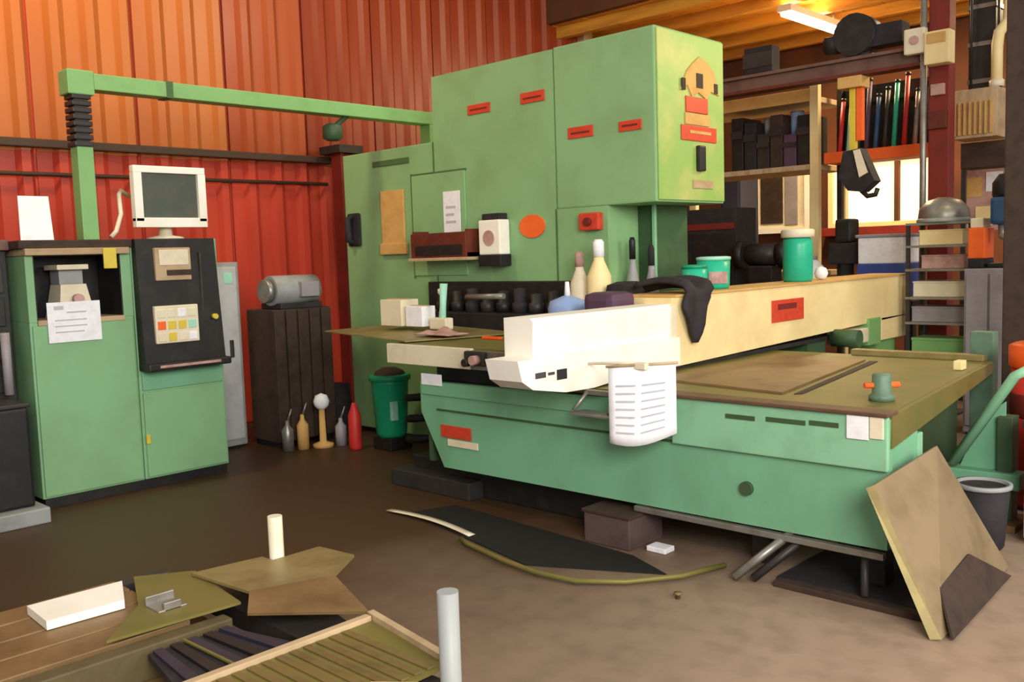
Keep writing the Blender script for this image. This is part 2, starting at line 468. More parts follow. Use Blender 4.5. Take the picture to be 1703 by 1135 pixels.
part('cap', B().box(-5.29, -5.1, 5.2, 5.297, 1.88, 1.93, .01), 'soft_black', g)
part('base', B().box(-5.31, -5.07, 5.17, 5.297, 1.52, 1.61, .008), 'black', g)
part('dial', B().tube([(-5.195, 5.18, 1.74), (-5.195, 5.172, 1.74)], .06, 14), 'pinkish', g)

# ------------------------------------------------------------------ green worktable
wt = thing('press_table', 'long green worktable of the press with rusty top, under the cream beam', 'table', (-3.1, 4.6, 0))
part('front_panel', B().prism([(-4.55, .225), (-1.63, .24), (-1.62, .83), (-2.75, .83), (-3.0, .80), (-4.76, .785), (-4.76, .58)], 'y', 4.05, 4.09), 'table_green', wt)
lp = part('front_lip', B().box(-2.74, -1.62, 4.022, 4.05, .60, .842, .006), 'lip_green', wt, 'lighter green raised lip')
for x0, x1, z in ((-2.42, -2.26, .765), (-2.2, -2.0, .77), (-1.98, -1.84, .775)):
    part('slot', B().box(x0, x1, 4.018, 4.024, z, z + .022), 'dark_green', lp)
part('front_lip', B().box(-4.74, -2.76, 4.04, 4.05, .70, .785, .003), 'table_green', wt)
part('panel_rib', B().box(-4.6, -2.76, 4.043, 4.05, .60, .612), 'dark_green', wt)
part('front_rim', B().box(-3.05, -1.61, 4.0, 4.12, .845, .862, .004), 'rim_brown', wt, 'rusty front rim')
part('table_top', B().hexa([(-3.62, 4.06, .81), (-1.642, 4.06, .81), (-1.882, 6.25, .81), (-3.62, 6.25, .81), (-3.62, 4.06, .845), (-1.642, 4.06, .845), (-1.882, 6.25, .845), (-3.62, 6.25, .845)]), 'olive_top', wt)
part('left_deck', B().box(-4.75, -3.62, 4.06, 5.27, .74, .785), 'dark_steel', wt)
part('left_end_panel', B().box(-4.74, -4.7, 4.09, 5.2, .24, .75), 'dark_green', wt)
part('right_end_panel', B().box(-1.70, -1.66, 4.09, 4.47, .24, .81), 'table_green', wt)
part('end_post', B().box(-1.70, -1.65, 4.46, 4.52, .1, .70, .006), 'lip_green', wt)
part('side_rail', B().hexa([(-1.64, 4.06, .70), (-1.612, 4.06, .70), (-1.852, 6.25, .78), (-1.88, 6.25, .78), (-1.64, 4.06, .845), (-1.612, 4.06, .845), (-1.852, 6.25, .845), (-1.88, 6.25, .845)]), 'olive_top', wt, 'stained side rail')
part('inner_panel', B().box(-2.06, -2.02, 4.5, 6.1, .1, .8), 'dark_green', wt)
part('far_rail', B().box(-2.75, -1.9, 6.2, 6.28, .845, .885, .006), 'sheet_tan', wt)
part('far_leg', B().box(-2.3, -2.2, 6.1, 6.2, 0, .8), 'dark_green', wt)
part('bottom_rail', B().box(-3.0, -1.64, 4.03, 4.07, .195, .225, .004), 'steel', wt, 'bare steel bottom rail')
part('plinth', B().box(-5.1, -3.35, 4.25, 5.2, 0, .21, .01), 'black', wt, 'black plinth')
part('plinth_step', B().box(-5.2, -4.4, 4.12, 4.3, 0, .12, .01), 'dark_steel', wt)
for x in (-2.38, -1.80):
    part('leg', B().box(x, x + .1, 4.2, 4.3, 0, .25), 'dark_steel', wt)
part('brace_bar', B().tube([(-2.10, 4.08, .23), (-2.30, 3.88, .02)], .022, 6), 'steel', wt)
part('brace_bar', B().tube([(-2.02, 4.1, .23), (-2.22, 3.92, .02)], .02, 6), 'dark_steel', wt)
part('brace_bar', B().tube([(-1.76, 4.12, .25), (-1.70, 3.98, .03)], .02, 6), 'dark_steel', wt)
part('under_table_shade', B().box(-2.15, -1.5, 4.02, 4.9, 0, .02, .004), 'soft_black', wt)  # dark slab added for the shade under the table
part('shadow_edge_strip', B().box(-2.12, -1.42, 3.93, 3.99, 0, .03, .004), 'crate_brown', wt)  # dark strip added to draw the table's shadow edge
part('identity_tag', B().box(-1.80, -1.70, 4.012, 4.022, .735, .842, .002), 'paper', wt, 'white tag on the right end of the lip')
part('identity_tag', B().box(-1.695, -1.635, 4.012, 4.022, .745, .842, .002), 'ivory', wt, 'cream tag')
part('identity_tag', B().box(-4.73, -4.53, 4.034, 4.04, .765, .84, .002), 'paper', wt, 'white tag on the left end')
rt = part('maker_plate', B().box(-4.56, -4.28, 4.04, 4.05, .43, .51, .003), 'label_red', wt, 'red plate')
part('maker_plate', B().box(-4.50, -4.22, 4.04, 4.05, .375, .42, .003), 'ivory', wt, 'cream plate')
part('outlet_cap', B().tube([(-2.32, 4.05, .42), (-2.32, 4.03, .42)], .035, 12), 'dark_green', wt)
cr = thing('clamp_roller', 'small grey-green roller clamp with orange ends on the rusty tabletop', 'clamp', (-1.82, 4.45, .845))
part('body', B().lathe(-1.82, 4.45, [(.06, .846), (.06, .87), (.045, .88), (.045, .965), (.04, .975), (0, .976)], 16), 'roller_green', cr)
part('pin', B().tube([(-1.88, 4.39, .92), (-1.76, 4.51, .92)], .014, 8), 'label_orange', cr, 'orange pin')
solo('stop_block', 'small cream stop block at far right edge of the rusty tabletop', 'block', B().box(-1.92, -1.87, 5.72, 5.8, .846, .90, .006), 'cream_paint', (-1.9, 5.76, .846))
solo('steel_sheet', 'bare tan steel sheet lying on the worktable beneath the cream beam', 'sheet', B().plate([(-3.15, 4.5, .858), (-2.3, 4.37, .858), (-2.52, 5.9, .858), (-3.15, 5.9, .858)], .012), 'rust_sheet', (-2.7, 5.2, .847))
solo('steel_strip', 'thin dark steel strip along the right edge of tan sheet on worktable', 'strip', B().plate([(-2.25, 4.40, .85), (-2.22, 4.44, .85), (-2.44, 5.9, .85), (-2.49, 5.9, .85)], .004), 'crate_brown', (-2.35, 5.2, .846))

# ------------------------------------------------------------------ left feed table
ft = thing('feed_table', 'white-edged feed table with olive top left of the white carriage cover', 'table', (-4.4, 4.6, .785))
part('table_top', B().box(-5.02, -3.69, 4.02, 5.28, 1.0, 1.03), 'olive_top', ft)
part('apron', B().box(-5.02, -4.2, 3.985, 4.02, .90, 1.03, .004), 'ivory', ft, 'ivory front apron')
part('apron', B().box(-4.2, -3.69, 3.99, 4.02, .90, 1.02, .004), 'steel', ft)
part('side_apron', B().box(-5.02, -4.99, 4.02, 5.27, .90, 1.0), 'dark_steel', ft)
part('support_box', B().box(-4.7, -3.7, 4.15, 5.2, .787, 1.0), 'black', ft)
k = part('clamp', B().box(-4.22, -4.05, 3.95, 3.99, .93, 1.02, .01), 'dark_steel', ft)
part('clamp_knob', B().tube([(-4.10, 3.95, .97), (-4.10, 3.9, .97)], .03, 10), 'pinkish', k)
part('clamp_knob', B().tube([(-4.18, 3.95, .95), (-4.18, 3.91, .95)], .025, 10), 'black', k)
solo('steel_sheet', 'pale steel sheet whose pointed corner juts out left of the feed table', 'sheet', B().plate([(-6.32, 4.39, 1.042), (-4.9, 4.05, 1.045), (-4.6, 4.88, 1.046), (-5.85, 4.93, 1.085)], .008), 'sheet_tan', (-5.2, 4.6, 1.033))

# tool rail against the press side
tr_ = thing('tool_rail', 'black rail of punch tools along the foot of the press side', 'tool rail', (-5.2, 5.1, 1.03))
part('bed', B().box(-5.75, -4.35, 4.98, 5.27, 1.031, 1.17, .01), 'black', tr_)
part('back_plate', B().box(-5.98, -4.32, 5.22, 5.29, 1.17, 1.40, .008), 'black', tr_)
for i in range(8):
    x = -5.66 + i * .17
    h = part('tool_holder', B().lathe(x, 5.1, [(.06, 1.17), (.06, 1.24), (.045, 1.25), (.045, 1.31 + .02 * (i % 3)), (0, 1.315 + .02 * (i % 3))], 12), ('dark_steel', 'black', 'soft_black')[i % 3], tr_)
part('clamp_bar', B().tube([(-5.25, 4.97, 1.29), (-4.85, 4.97, 1.30)], .022, 8), 'steel', tr_, 'bright clamp bar')
part('lever_knob', B().lathe(-5.55, 4.98, [(.012, 1.17), (.012, 1.30), (.03, 1.32), (.03, 1.35), (0, 1.365)], 10), 'ivory', tr_)

# small things on the feed table and rail
for (x, y, s, lb, mt) in ((-5.615, 4.6, .125, 'ivory carton at left end of the sheet on the feed table', 'ivory'), (-5.37, 4.6, .095, 'white carton just right of the ivory carton on the feed table', 'paper')):
    t = thing('small_carton', lb, 'carton', (x, y, 1.055))
    part('body', B().box(x - s, x + s, y - s * .7, y + s * .7, 1.092, 1.092 + s * 1.6, .006), mt, t)
    part('flap', B().box(x - s, x + s, y - .012, y + .012, 1.092 + s * 1.6, 1.098 + s * 1.6), 'wood_tan', t)
t = thing('bench_brush', 'mint handled bench brush standing upright on the feed table', 'brush', (-5.13, 4.6, 1.07))
part('handle', B().tube([(-5.13, 4.6, 1.12), (-5.125, 4.61, 1.25), (-5.12, 4.62, 1.41)], [.03, .024, .03], 10), 'mint', t)
part('bristles', B().box(-5.23, -5.05, 4.56, 4.64, 1.075, 1.16, .012), 'ivory', t)
solo('rag', 'crumpled pinkish rag lying by the mint brush on the feed table', 'rag', B().grid(10, 8, lambda u, v: (-5.10 + .36 * u, 4.30 + .2 * v, 1.064 + .055 * abs(math.sin(5 * u + 3 * v)) * math.sin(PI * u) * math.sin(PI * v) + .004), .006), 'pinkish', (-4.9, 4.4, 1.05))
t = thing('oil_can', 'pale blue oil can with an upright spout behind the white cover', 'can', (-4.13, 4.85, 1.03))
part('bowl', B().lathe(-4.13, 4.85, [(.11, 1.031), (.125, 1.06), (.135, 1.23), (.12, 1.28), (.03, 1.315)], 18), 'pale_blue', t)
part('spout', B().tube([(-4.13, 4.85, 1.305), (-4.13, 4.85, 1.41)], [.022, .014], 8), 'paper', t)
solo('spanner', 'orange handled spanner lying by the white cover on the feed table', 'tool', B().box(-4.62, -4.45, 4.50, 4.54, 1.031, 1.05, .006), 'orange_plastic', (-4.53, 4.52, 1.03))

def bottle(x, y, z, r, h, lb, body, cap, group=None, tilt=None):
    t = thing('spray_bottle', lb, 'bottle', (x, y, z), group)
    part('body', B().lathe(x, y, [(r * .92, z + .001), (r, z + .02), (r, z + h * .62), (r * .45, z + h * .78), (r * .4, z + h * .82)], 14), body, t)
    part('cap', B().lathe(x, y, [(r * .46, z + h * .82), (r * .46, z + h * .97), (r * .3, z + h), (0, z + h)], 12), cap, t)
    return t
bottle(-4.24, 5.12, 1.03, .07, .58, 'slim cream bottle left of the pink labelled one, under the red button box', 'ivory', 'pinkish')
bottle(-4.05, 5.1, 1.03, .085, .66, 'tall cream bottle with pink label standing under the red button box', 'cream_paint', 'paper')
bottle(-4.0, 5.42, .84, .05, .86, 'dark slim bottle in shadow of the throat, nearest the cream bottle', 'grey_paint', 'black')
bottle(-3.86, 5.45, .84, .05, .80, 'grey slim bottle in shadow of the throat, nearest the throat edge', 'lilac_grey', 'soft_black')

# ------------------------------------------------------------------ carriage with cream beam
cb = thing('carriage', 'cream carriage beam with white end cover reaching over the green worktable', 'machine', (-3.5, 6.2, .845))
bm_ = part('beam', B().hexa([(-3.66, 4.86, .872), (-3.3, 4.86, .872), (-3.3, 8.7, .95), (-3.66, 8.7, .95), (-3.66, 4.86, 1.305), (-3.3, 4.86, 1.305), (-3.3, 8.7, 1.315), (-3.66, 8.7, 1.315)]), 'cream_paint', cb)
part('beam_top_strip', B().box(-3.67, -3.29, 4.9, 8.7, 1.306, 1.322, .003), 'card', bm_)
lb_ = part('brand_plate', B().box(-3.3, -3.29, 6.12, 6.6, 1.055, 1.215, .003), 'label_red', bm_, 'red plate')
part('print_mark', B().box(-3.29, -3.287, 6.2, 6.48, 1.145, 1.185), 'column_red', lb_)
part('end_foot', B().box(-3.62, -3.3, 8.06, 8.7, .76, .96, .006), 'cream_paint', cb)
part('cover', B().prism([(-3.5, 1.04), (-3.3, 1.04), (-3.29, 1.25), (-3.31, 1.268), (-3.5, 1.268)], 'y', 3.58, 4.89), 'white_paint', cb, 'white sheet-metal cover')
part('cover_edge', B().box(-3.305, -3.285, 4.84, 4.9, .95, 1.26, .004), 'ivory', cb)
nz = part('nose', B().prism([(3.43, 1.06), (3.46, .95), (3.54, .90), (3.8, .855), (4.04, .85), (4.2, .862), (4.9, .89), (4.9, 1.06)], 'x', -3.5, -3.265), 'white_paint', cb, 'white lower nose')
part('logo_mark', B().box(-3.265, -3.261, 3.56, 3.64, .955, .985).box(-3.265, -3.261, 3.66, 3.71, .963, .978), 'ink', nz)
part('logo_mark', B().box(-3.265, -3.261, 3.73, 3.81, .93, .985), 'soft_black', nz)
br = part('paper_bracket', B().box(-3.28, -2.72, 3.97, 3.99, .82, .85, .004).box(-3.3, -3.02, 3.86, 3.99, .72, .735, .004).tube([(-3.26, 3.98, .84), (-3.3, 3.9, .74)], .012).tube([(-3.06, 3.98, .84), (-3.06, 3.9, .74)], .012), 'steel', cb)
part('guide_rail', B().box(-3.62, -3.34, 4.95, 7.9, .846, .875), 'dark_steel', cb)
mt_ = part('drive_motor', B().tube([(-3.32, 7.15, .86), (-3.1, 7.15, .86)], .07, 14), 'throat_green', cb)
part('drive_block', B().box(-3.42, -3.26, 7.25, 7.7, .78, .9, .01), 'ivory', cb)
part('drive_block', B().box(-3.5, -3.28, 7.75, 8.0, .74, .97, .01), 'arm_green', cb)
part('rear_leg', B().box(-3.6, -3.36, 8.1, 8.5, 0, .77), 'arm_green', cb)
part('rear_leg', B().box(-3.6, -3.36, 6.8, 7.1, 0, .86), 'dark_green', cb)
# hanging paper
def paper_fn(u, v):
    x = -2.99 + .31 * u
    y = 3.82 + .16 * u - .03 * math.sin(PI * u) * (1 - v)
    zt = 1.003 + .02 * u
    zb = .606 + .06 * u - .035 * math.sin(PI * u)
    return (x, y, zb + (zt - zb) * v)
pt = thing('paper_sheet', 'large white drawing sheet hanging over the front of the green table', 'paper', (-2.83, 3.9, .6))
s_ = part('sheet', B().grid(10, 8, paper_fn, .003), 'paper', pt)
mk = B()
for i in range(7):
    v = .15 + .1 * i
    for a, c in ((.12, .42), (.52, .85)):
        p = [Vector(paper_fn(a, v)), Vector(paper_fn(c, v)), Vector(paper_fn(c, v + .02)), Vector(paper_fn(a, v + .02))]
        off = Vector((.003, -.006, 0))
        mk.plate([x + off for x in p], .001)
part('printed_lines', mk, 'faint_ink', s_)
part('hang_clip', B().box(-2.87, -2.80, 3.88, 3.92, .995, 1.03, .004), 'ivory', pt)
part('hang_arm', B().tube([(-2.84, 3.915, 1.02), (-3.05, 3.95, 1.01), (-3.262, 4.0, .99)], .009, 6), 'ivory', pt)
part('hanger_bar', B().tube([(-3.0, 3.815, 1.008), (-2.67, 3.985, 1.03)], .008, 6), 'wood_tan', pt)

# cloth over the beam
def cloth_fn(u, v):
    y = 4.96 + .32 * v
    s = u * .75
    if s < .38:
        x, z = -3.66 + s, 1.352 + .022 + .03 * math.sin(9 * v) + .03 * math.sin(6 * u)
    else:
        x, z = -3.25 + .012 * math.sin(12 * v), 1.352 - (s - .38) * (1.0 - .95 * abs(v - .45) * 1.6)
    return (x, y + .03 * math.sin(5 * u), z)
solo('work_jacket', 'black work jacket slung over the cream beam beside the white cover', 'jacket', B().grid(20, 10, cloth_fn, .02), 'soft_black', (-3.45, 5.1, 1.32))
solo('tool_pouch', 'dark purple-grey tool pouch lying behind the white carriage cover', 'pouch', B().box(-3.78, -3.54, 4.58, 4.83, 1.031, 1.35, .05), 'purple_dark', (-3.66, 4.7, 1.03))
solo('tool_bag', 'black tool bag between the purple-grey pouch and the black jacket', 'bag', B().box(-3.93, -3.7, 4.98, 5.22, 1.031, 1.40, .07), 'soft_black', (-3.82, 5.1, 1.03))

# tubs and bottle on the beam
def tub(x, y, z, r, h, lb, m, lid, group):
    t = thing('coolant_tub', lb, 'tub', (x, y, z), group)
    part('body', B().lathe(x, y, [(r * .85, z + .001), (r * .95, z + .02), (r, z + h)], 18), m, t)
    part('rim', B().lathe(x, y, [(r * 1.04, z + h), (r * 1.04, z + h + .02), (r * .8, z + h + .025), (0, z + h + .02)], 18), lid, t)
    part('label', B().prism([(x + r * .99 * math.cos(a), y + r * .99 * math.sin(a)) for a in [(-1.3 + .2 * i) for i in range(7)]] + [(x + r * 1.02 * math.cos(a), y + r * 1.02 * math.sin(a)) for a in [(-.1 - .2 * i) for i in range(7)]], 'z', z + h * .2, z + h * .6), 'pinkish', t)
    return t
tub(-3.5, 5.44, 1.322, .085, .15, 'small teal tub on the cream beam, first beyond the black jacket', 'teal', 'bin_green', 'teal tubs on the cream beam')
tub(-3.5, 5.68, 1.322, .115, .20, 'large teal tub with pale rim on the cream beam, second beyond the jacket', 'teal', 'mint', 'teal tubs on the cream beam')
t = thing('coolant_bottle', 'tall teal bottle with a cream cap standing on the cream beam', 'bottle', (-3.48, 6.88, 1.322))
part('body', B().lathe(-3.48, 6.88, [(.105, 1.323), (.115, 1.34), (.115, 1.60), (.11, 1.65), (.08, 1.67)], 22), 'teal', t)
part('cap', B().lathe(-3.48, 6.88, [(.118, 1.665), (.128, 1.67), (.128, 1.72), (.115, 1.73), (0, 1.73)], 22), 'ivory', t)
solo('float_ball', 'small white ball on the beam just right of the teal bottle', 'ball', B().lathe(-3.45, 7.22, [(.01, 1.323), (.04, 1.335), (.055, 1.375), (.04, 1.415), (0, 1.43)], 14), 'paper', (-3.45, 7.22, 1.322))
# ------------------------------------------------------------------ control cabinet
cc = thing('control_cabinet', 'green two-bay control cabinet with black console under the white monitor', 'cabinet', (-6.87, 2.92, 0))
part('plinth', B().box(-7.18, -6.57, 2.26, 3.60, 0, .07), 'black', cc)
lb1 = part('left_body', B().box(-7.2, -6.55, 2.24, 2.94, .07, 1.26, .008).box(-7.2, -6.55, 2.24, 2.29, 1.26, 1.70).box(-7.2, -6.55, 2.87, 2.94, 1.26, 1.80).box(-7.2, -7.15, 2.29, 2.87, 1.26, 1.80), 'cabinet_green', cc)
part('door', B().box(-6.55, -6.535, 2.255, 2.925, .085, 1.235, .006), 'cabinet_green', lb1)
part('niche_liner', B().box(-6.95, -6.93, 2.29, 2.87, 1.26, 1.70).box(-6.93, -6.555, 2.862, 2.871, 1.272, 1.70).box(-6.93, -6.555, 2.289, 2.298, 1.272, 1.70), 'black', lb1, 'black niche')
part('niche_ledge', B().box(-6.95, -6.53, 2.29, 2.87, 1.235, 1.27, .004), 'wood_tan', lb1, 'pale ledge')
part('top_board', B().box(-7.2, -6.5, 2.23, 2.92, 1.70, 1.745, .006), 'wood_tan', cc, 'pale wooden board')
part('top_board', B().box(-7.22, -6.52, 2.2, 2.95, 1.745, 1.80, .006), 'crate_brown', cc, 'dark upper board')
rb = part('right_body', B().box(-7.2, -6.55, 2.945, 3.61, .07, 1.80, .008), 'cabinet_green', cc)
part('door', B().box(-6.55, -6.535, 2.965, 3.595, .085, .70, .006), 'cabinet_green', rb)
part('drawer_front', B().box(-6.55, -6.535, 2.965, 3.595, .715, .87, .006), 'table_green', rb)
part('door_latch', B().box(-6.536, -6.52, 2.96, 2.99, .33, .40, .004), 'yellow', rb, 'brass latch')
co = part('console', B().hexa([(-6.55, 2.955, .9), (-6.44, 2.955, .9), (-6.44, 3.575, .9), (-6.55, 3.575, .9), (-6.55, 2.955, 1.80), (-6.49, 2.955, 1.80), (-6.49, 3.56, 1.80), (-6.55, 3.56, 1.80)]), 'black', cc, 'black operator console')
part('console_lip', B().box(-6.55, -6.38, 2.95, 3.59, .86, .915, .012), 'black', co)
part('lip_strip', B().box(-6.382, -6.375, 3.03, 3.5, .882, .9), 'pinkish', co)
part('display', B().box(-6.5, -6.455, 3.08, 3.35, 1.50, 1.735, .008), 'wood_tan', co, 'cream display')
part('display_screen', B().box(-6.457, -6.45, 3.11, 3.33, 1.61, 1.72, .003), 'ivory', co)
part('display_slot', B().box(-6.457, -6.45, 3.16, 3.35, 1.535, 1.575, .003), 'crate_brown', co)
kp = part('keypad', B().box(-6.48, -6.43, 3.04, 3.37, 1.05, 1.32, .008), 'ivory', co, 'cream keypad')
for i in range(4):
    for j in range(3):
        part('key', B().box(-6.432, -6.424, 3.055 + .078 * i, 3.115 + .078 * i, 1.065 + .085 * j, 1.125 + .085 * j, .004), (('ivory', 'yellow', 'ivory', 'paper'), ('label_orange', 'yellow', 'yellow', 'mint'), ('ivory', 'ivory', 'paper', 'ivory'))[j][i], kp)
part('switch', B().tube([(-6.45, 3.5, 1.22), (-6.41, 3.5, 1.22)], .02, 10), 'yellow', co, 'yellow switch')
part('side_strip', B().box(-6.5, -6.46, 3.42, 3.44, 1.0, 1.7, .004), 'dark_steel', co)

mo = thing('monitor', 'white bezel monitor with grey screen standing on the green control cabinet', 'monitor', (-6.7, 3.28, 1.80))
part('foot', B().lathe(-6.68, 3.28, [(.13, 1.801), (.13, 1.815), (.05, 1.83), (.045, 1.92), (0, 1.92)], 18), 'ivory', mo)
bz = part('bezel', B().box(-6.62, -6.56, 3.01, 3.56, 1.885, 1.955, .006).box(-6.62, -6.56, 3.01, 3.56, 2.275, 2.325, .006).box(-6.62, -6.56, 3.01, 3.07, 1.93, 2.275).box(-6.62, -6.56, 3.50, 3.56, 1.93, 2.275), 'white_paint', mo)
part('screen', B().box(-6.61, -6.59, 3.065, 3.505, 1.925, 2.28), 'screen', mo)
part('rear_case', B().hexa([(-6.8, 3.1, 1.95), (-6.62, 3.03, 1.9), (-6.62, 3.54, 1.9), (-6.8, 3.46, 1.95), (-6.8, 3.1, 2.2), (-6.62, 3.03, 2.3), (-6.62, 3.54, 2.3), (-6.8, 3.46, 2.2)]), 'ivory', mo)

t = thing('paper_sheet', 'white sheet leaning upright on top of cabinet, left of the green duct', 'paper', (-6.72, 2.3, 1.80))
part('sheet', B().plate([(-6.60, 2.245, 1.803), (-6.60, 2.455, 1.803), (-6.70, 2.475, 2.10), (-6.70, 2.28, 2.10)], .003), 'paper', t)
part('stand', B().plate([(-6.63, 2.37, 1.803), (-6.84, 2.37, 1.803), (-6.71, 2.37, 2.05)], .02), 'dark_steel', t)

# small printer in the niche and papers
t = thing('tape_reader', 'pale stepped tape reader in the dark niche above the white notice', 'tape reader', (-6.72, 2.55, 1.27))
part('body', B().hexa([(-6.82, 2.44, 1.271), (-6.56, 2.44, 1.271), (-6.56, 2.68, 1.271), (-6.82, 2.68, 1.271), (-6.82, 2.49, 1.5), (-6.64, 2.49, 1.5), (-6.64, 2.66, 1.5), (-6.82, 2.66, 1.5)]), 'ivory', t)
part('neck', B().box(-6.82, -6.66, 2.49, 2.65, 1.5, 1.60, .006), 'grey_paint', t)
part('top_tray', B().box(-6.84, -6.6, 2.46, 2.67, 1.60, 1.635, .006), 'ivory', t)
part('red_knob', B().tube([(-6.58, 2.57, 1.40), (-6.54, 2.57, 1.40)], .035, 12), 'pinkish', t)
leaf('paper_notice', 'white notice hanging on the left green cabinet door below the niche', 'paper', B().box(-6.525, -6.52, 2.345, 2.695, 1.115, 1.385), 'paper', (-6.52, 2.52, 1.115),
     B().box(-6.52, -6.518, 2.39, 2.45, 1.335, 1.36).box(-6.52, -6.518, 2.47, 2.6, 1.31, 1.32).box(-6.52, -6.518, 2.39, 2.6, 1.26, 1.268).box(-6.52, -6.518, 2.39, 2.6, 1.22, 1.228).box(-6.52, -6.518, 2.39, 2.58, 1.18, 1.188))
solo('yellow_tag', 'yellow tag hanging from the pale board at the niche right end', 'tag', B().box(-6.498, -6.485, 2.73, 2.82, 1.60, 1.74, .004), 'yellow', (-6.5, 2.77, 1.6))

# cable duct
cd = thing('cable_duct', 'green overhead cable duct running from the control cabinet to the press', 'duct', (-6.67, 2.71, 1.80))
part('riser', B().box(-6.74, -6.62, 2.66, 2.77, 1.801, 2.44, .006), 'arm_green', cd)
rg = B()
for i in range(8):
    rg.box(-6.75, -6.61, 2.645, 2.775, 2.44 + .046 * i, 2.475 + .046 * i, .008)
part('bellows', rg.box(-6.73, -6.63, 2.665, 2.755, 2.44, 2.81), 'dark_steel', cd, 'grey ribbed sleeve')
part('corner_box', B().box(-6.76, -6.6, 2.62, 2.80, 2.79, 2.955, .008), 'arm_green', cd)
part('arm', B().box(-6.74, -6.6, 2.80, 6.0, 2.83, 2.94, .006), 'arm_green', cd)
part('drop', B().box(-6.74, -6.6, 5.86, 6.0, 2.568, 2.83, .006), 'arm_green', cd)
part('arm_strut', B().tube([(-6.67, 4.98, 2.84), (-6.67, 4.84, 2.74)], .022, 8).lathe(-6.67, 4.82, [(.05, 2.62), (.085, 2.64), (.085, 2.74), (.05, 2.76), (0, 2.76)], 14), 'dark_green', cd)
part('joint_band', B().box(-6.745, -6.595, 3.32, 3.37, 2.825, 2.945), 'seam', cd)
solo('signal_cable', 'beige cable curving from cabinet top to the monitor', 'cable', B().tube([(-6.6, 2.84, 1.818), (-6.6, 2.88, 1.86), (-6.62, 2.93, 1.98), (-6.70, 2.96, 2.12), (-6.8, 3.02, 2.16), (-6.83, 3.10, 2.12)], .016, 8), 'ivory', (-6.6, 2.86, 1.80))

# grey cabinet and things behind
t = thing('locker', 'narrow light grey locker standing behind the control cabinet right side', 'locker', (-7.5, 4.05, 0))
part('body', B().box(-7.7, -7.36, 3.72, 4.25, .02, 1.62, .01), 'grey_paint', t)
part('door', B().box(-7.36, -7.345, 3.76, 4.22, .08, 1.58, .006), 'locker_grey', t)
part('handle', B().box(-7.345, -7.32, 4.12, 4.15, .8, .95, .006), 'dark_steel', t)
part('plinth', B().box(-7.68, -7.38, 3.74, 4.23, 0, .03), 'black', t)
part('sticker', B().box(-7.346, -7.341, 4.1, 4.18, 1.44, 1.53), 'mint', t)
t = thing('scrap_crate', 'tall dark brown crate between the grey locker and red column', 'crate', (-7.05, 4.62, 0))
part('body', B().box(-7.4, -6.98, 4.33, 4.92, .05, 1.2, .01), 'crate_brown', t)
for i in range(5):
    part('slat', B().box(-6.98, -6.955, 4.33 + .12 * i, 4.43 + .12 * i, .06, 1.19, .006), 'crate_brown', t)
part('skid', B().box(-7.38, -7.0, 4.35, 4.45, 0, .05), 'black', t)
part('skid', B().box(-7.38, -7.0, 4.8, 4.9, 0, .05), 'black', t)
t = thing('motor_unit', 'silver grey motor unit sitting on the dark brown crate', 'motor', (-7.2, 4.6, 1.2))
part('barrel', B().tube([(-7.12, 4.40, 1.36), (-7.12, 4.85, 1.36)], .13, 16), 'grey_paint', t)
part('end_bell', B().tube([(-7.12, 4.34, 1.36), (-7.12, 4.40, 1.36)], .10, 16), 'steel', t)
part('foot', B().box(-7.3, -6.98, 4.42, 4.84, 1.201, 1.25, .008), 'dark_steel', t)
part('terminal_box', B().box(-7.05, -6.95, 4.62, 4.8, 1.30, 1.43, .008), 'lilac_grey', t)
# small stuff in front of crate
t = thing('worklight', 'small white bulb worklight standing before the dark brown crate', 'lamp', (-6.75, 4.62, 0))
part('base', B().lathe(-6.75, 4.62, [(.09, .001), (.09, .03), (.03, .05), (.025, .33), (0, .33)], 14), 'card', t)
part('bulb', B().lathe(-6.75, 4.62, [(.03, .33), (.06, .36), (.07, .40), (.05, .45), (0, .47)], 14), 'paper', t, 'white bulb')
for i, (x, y, h, m_, lb) in enumerate(((-6.86, 4.34, .26, 'steel', 'grey oil can at left end of the row before the brown crate'), (-6.82, 4.465, .30, 'card', 'tan oil can second in the row before the brown crate'), (-6.68, 4.76, .24, 'lilac_grey', 'lilac-grey oil can right of the bulb worklight'))):
    t = thing('oil_can', lb, 'can', (x, y, 0), 'oil cans before the crate')
    part('body', B().lathe(x, y, [(.05, .001), (.05, h * .7), (.02, h * .85), (.015, h), (0, h)], 14), m_, t)
    part('spout', B().tube([(x, y, h * .95), (x + .03, y + .03, h + .1)], [.012, .006], 6), 'steel', t)
t = thing('waste_bin', 'green plastic waste bin on the floor by the press base', 'bin', (-6.2, 4.92, 0))
part('body', B().lathe(-6.2, 4.94, [(.11, .10), (.13, .14), (.155, .56), (.165, .6)], 20), 'bin_green', t)
part('rim', B().lathe(-6.2, 4.94, [(.165, .585), (.178, .59), (.178, .63), (.165, .635)], 20), 'bin_green', t)
part('rubbish', B().lathe(-6.2, 4.94, [(.155, .60), (.12, .66), (.06, .69), (0, .69)], 12), 'crate_brown', t)
part('wheel_base', B().box(-6.32, -6.08, 4.83, 5.06, .0, .11, .01), 'black', t)
part('label', B().box(-6.09, -6.055, 4.84, 4.9, .26, .42, .004), 'mint', t)
solo('fire_extinguisher', 'slim red cylinder on the floor left of the green bin', 'extinguisher', B().lathe(-6.42, 4.72, [(.05, .001), (.055, .02), (.055, .30), (.03, .36), (.02, .40), (0, .40)], 14), 'bright_red', (-6.42, 4.72, 0))
t = thing('hydraulic_hose', 'black hoses coiled on the floor right of the green bin', 'hose', (-5.68, 4.95, 0))
cpts = [(-5.68 + .2 * math.cos(a * .5), 4.95 + .2 * math.sin(a * .5), .035 + .0135 * a) for a in range(40)]
part('coil', B().tube(cpts, .03, 6), 'rubber', t)
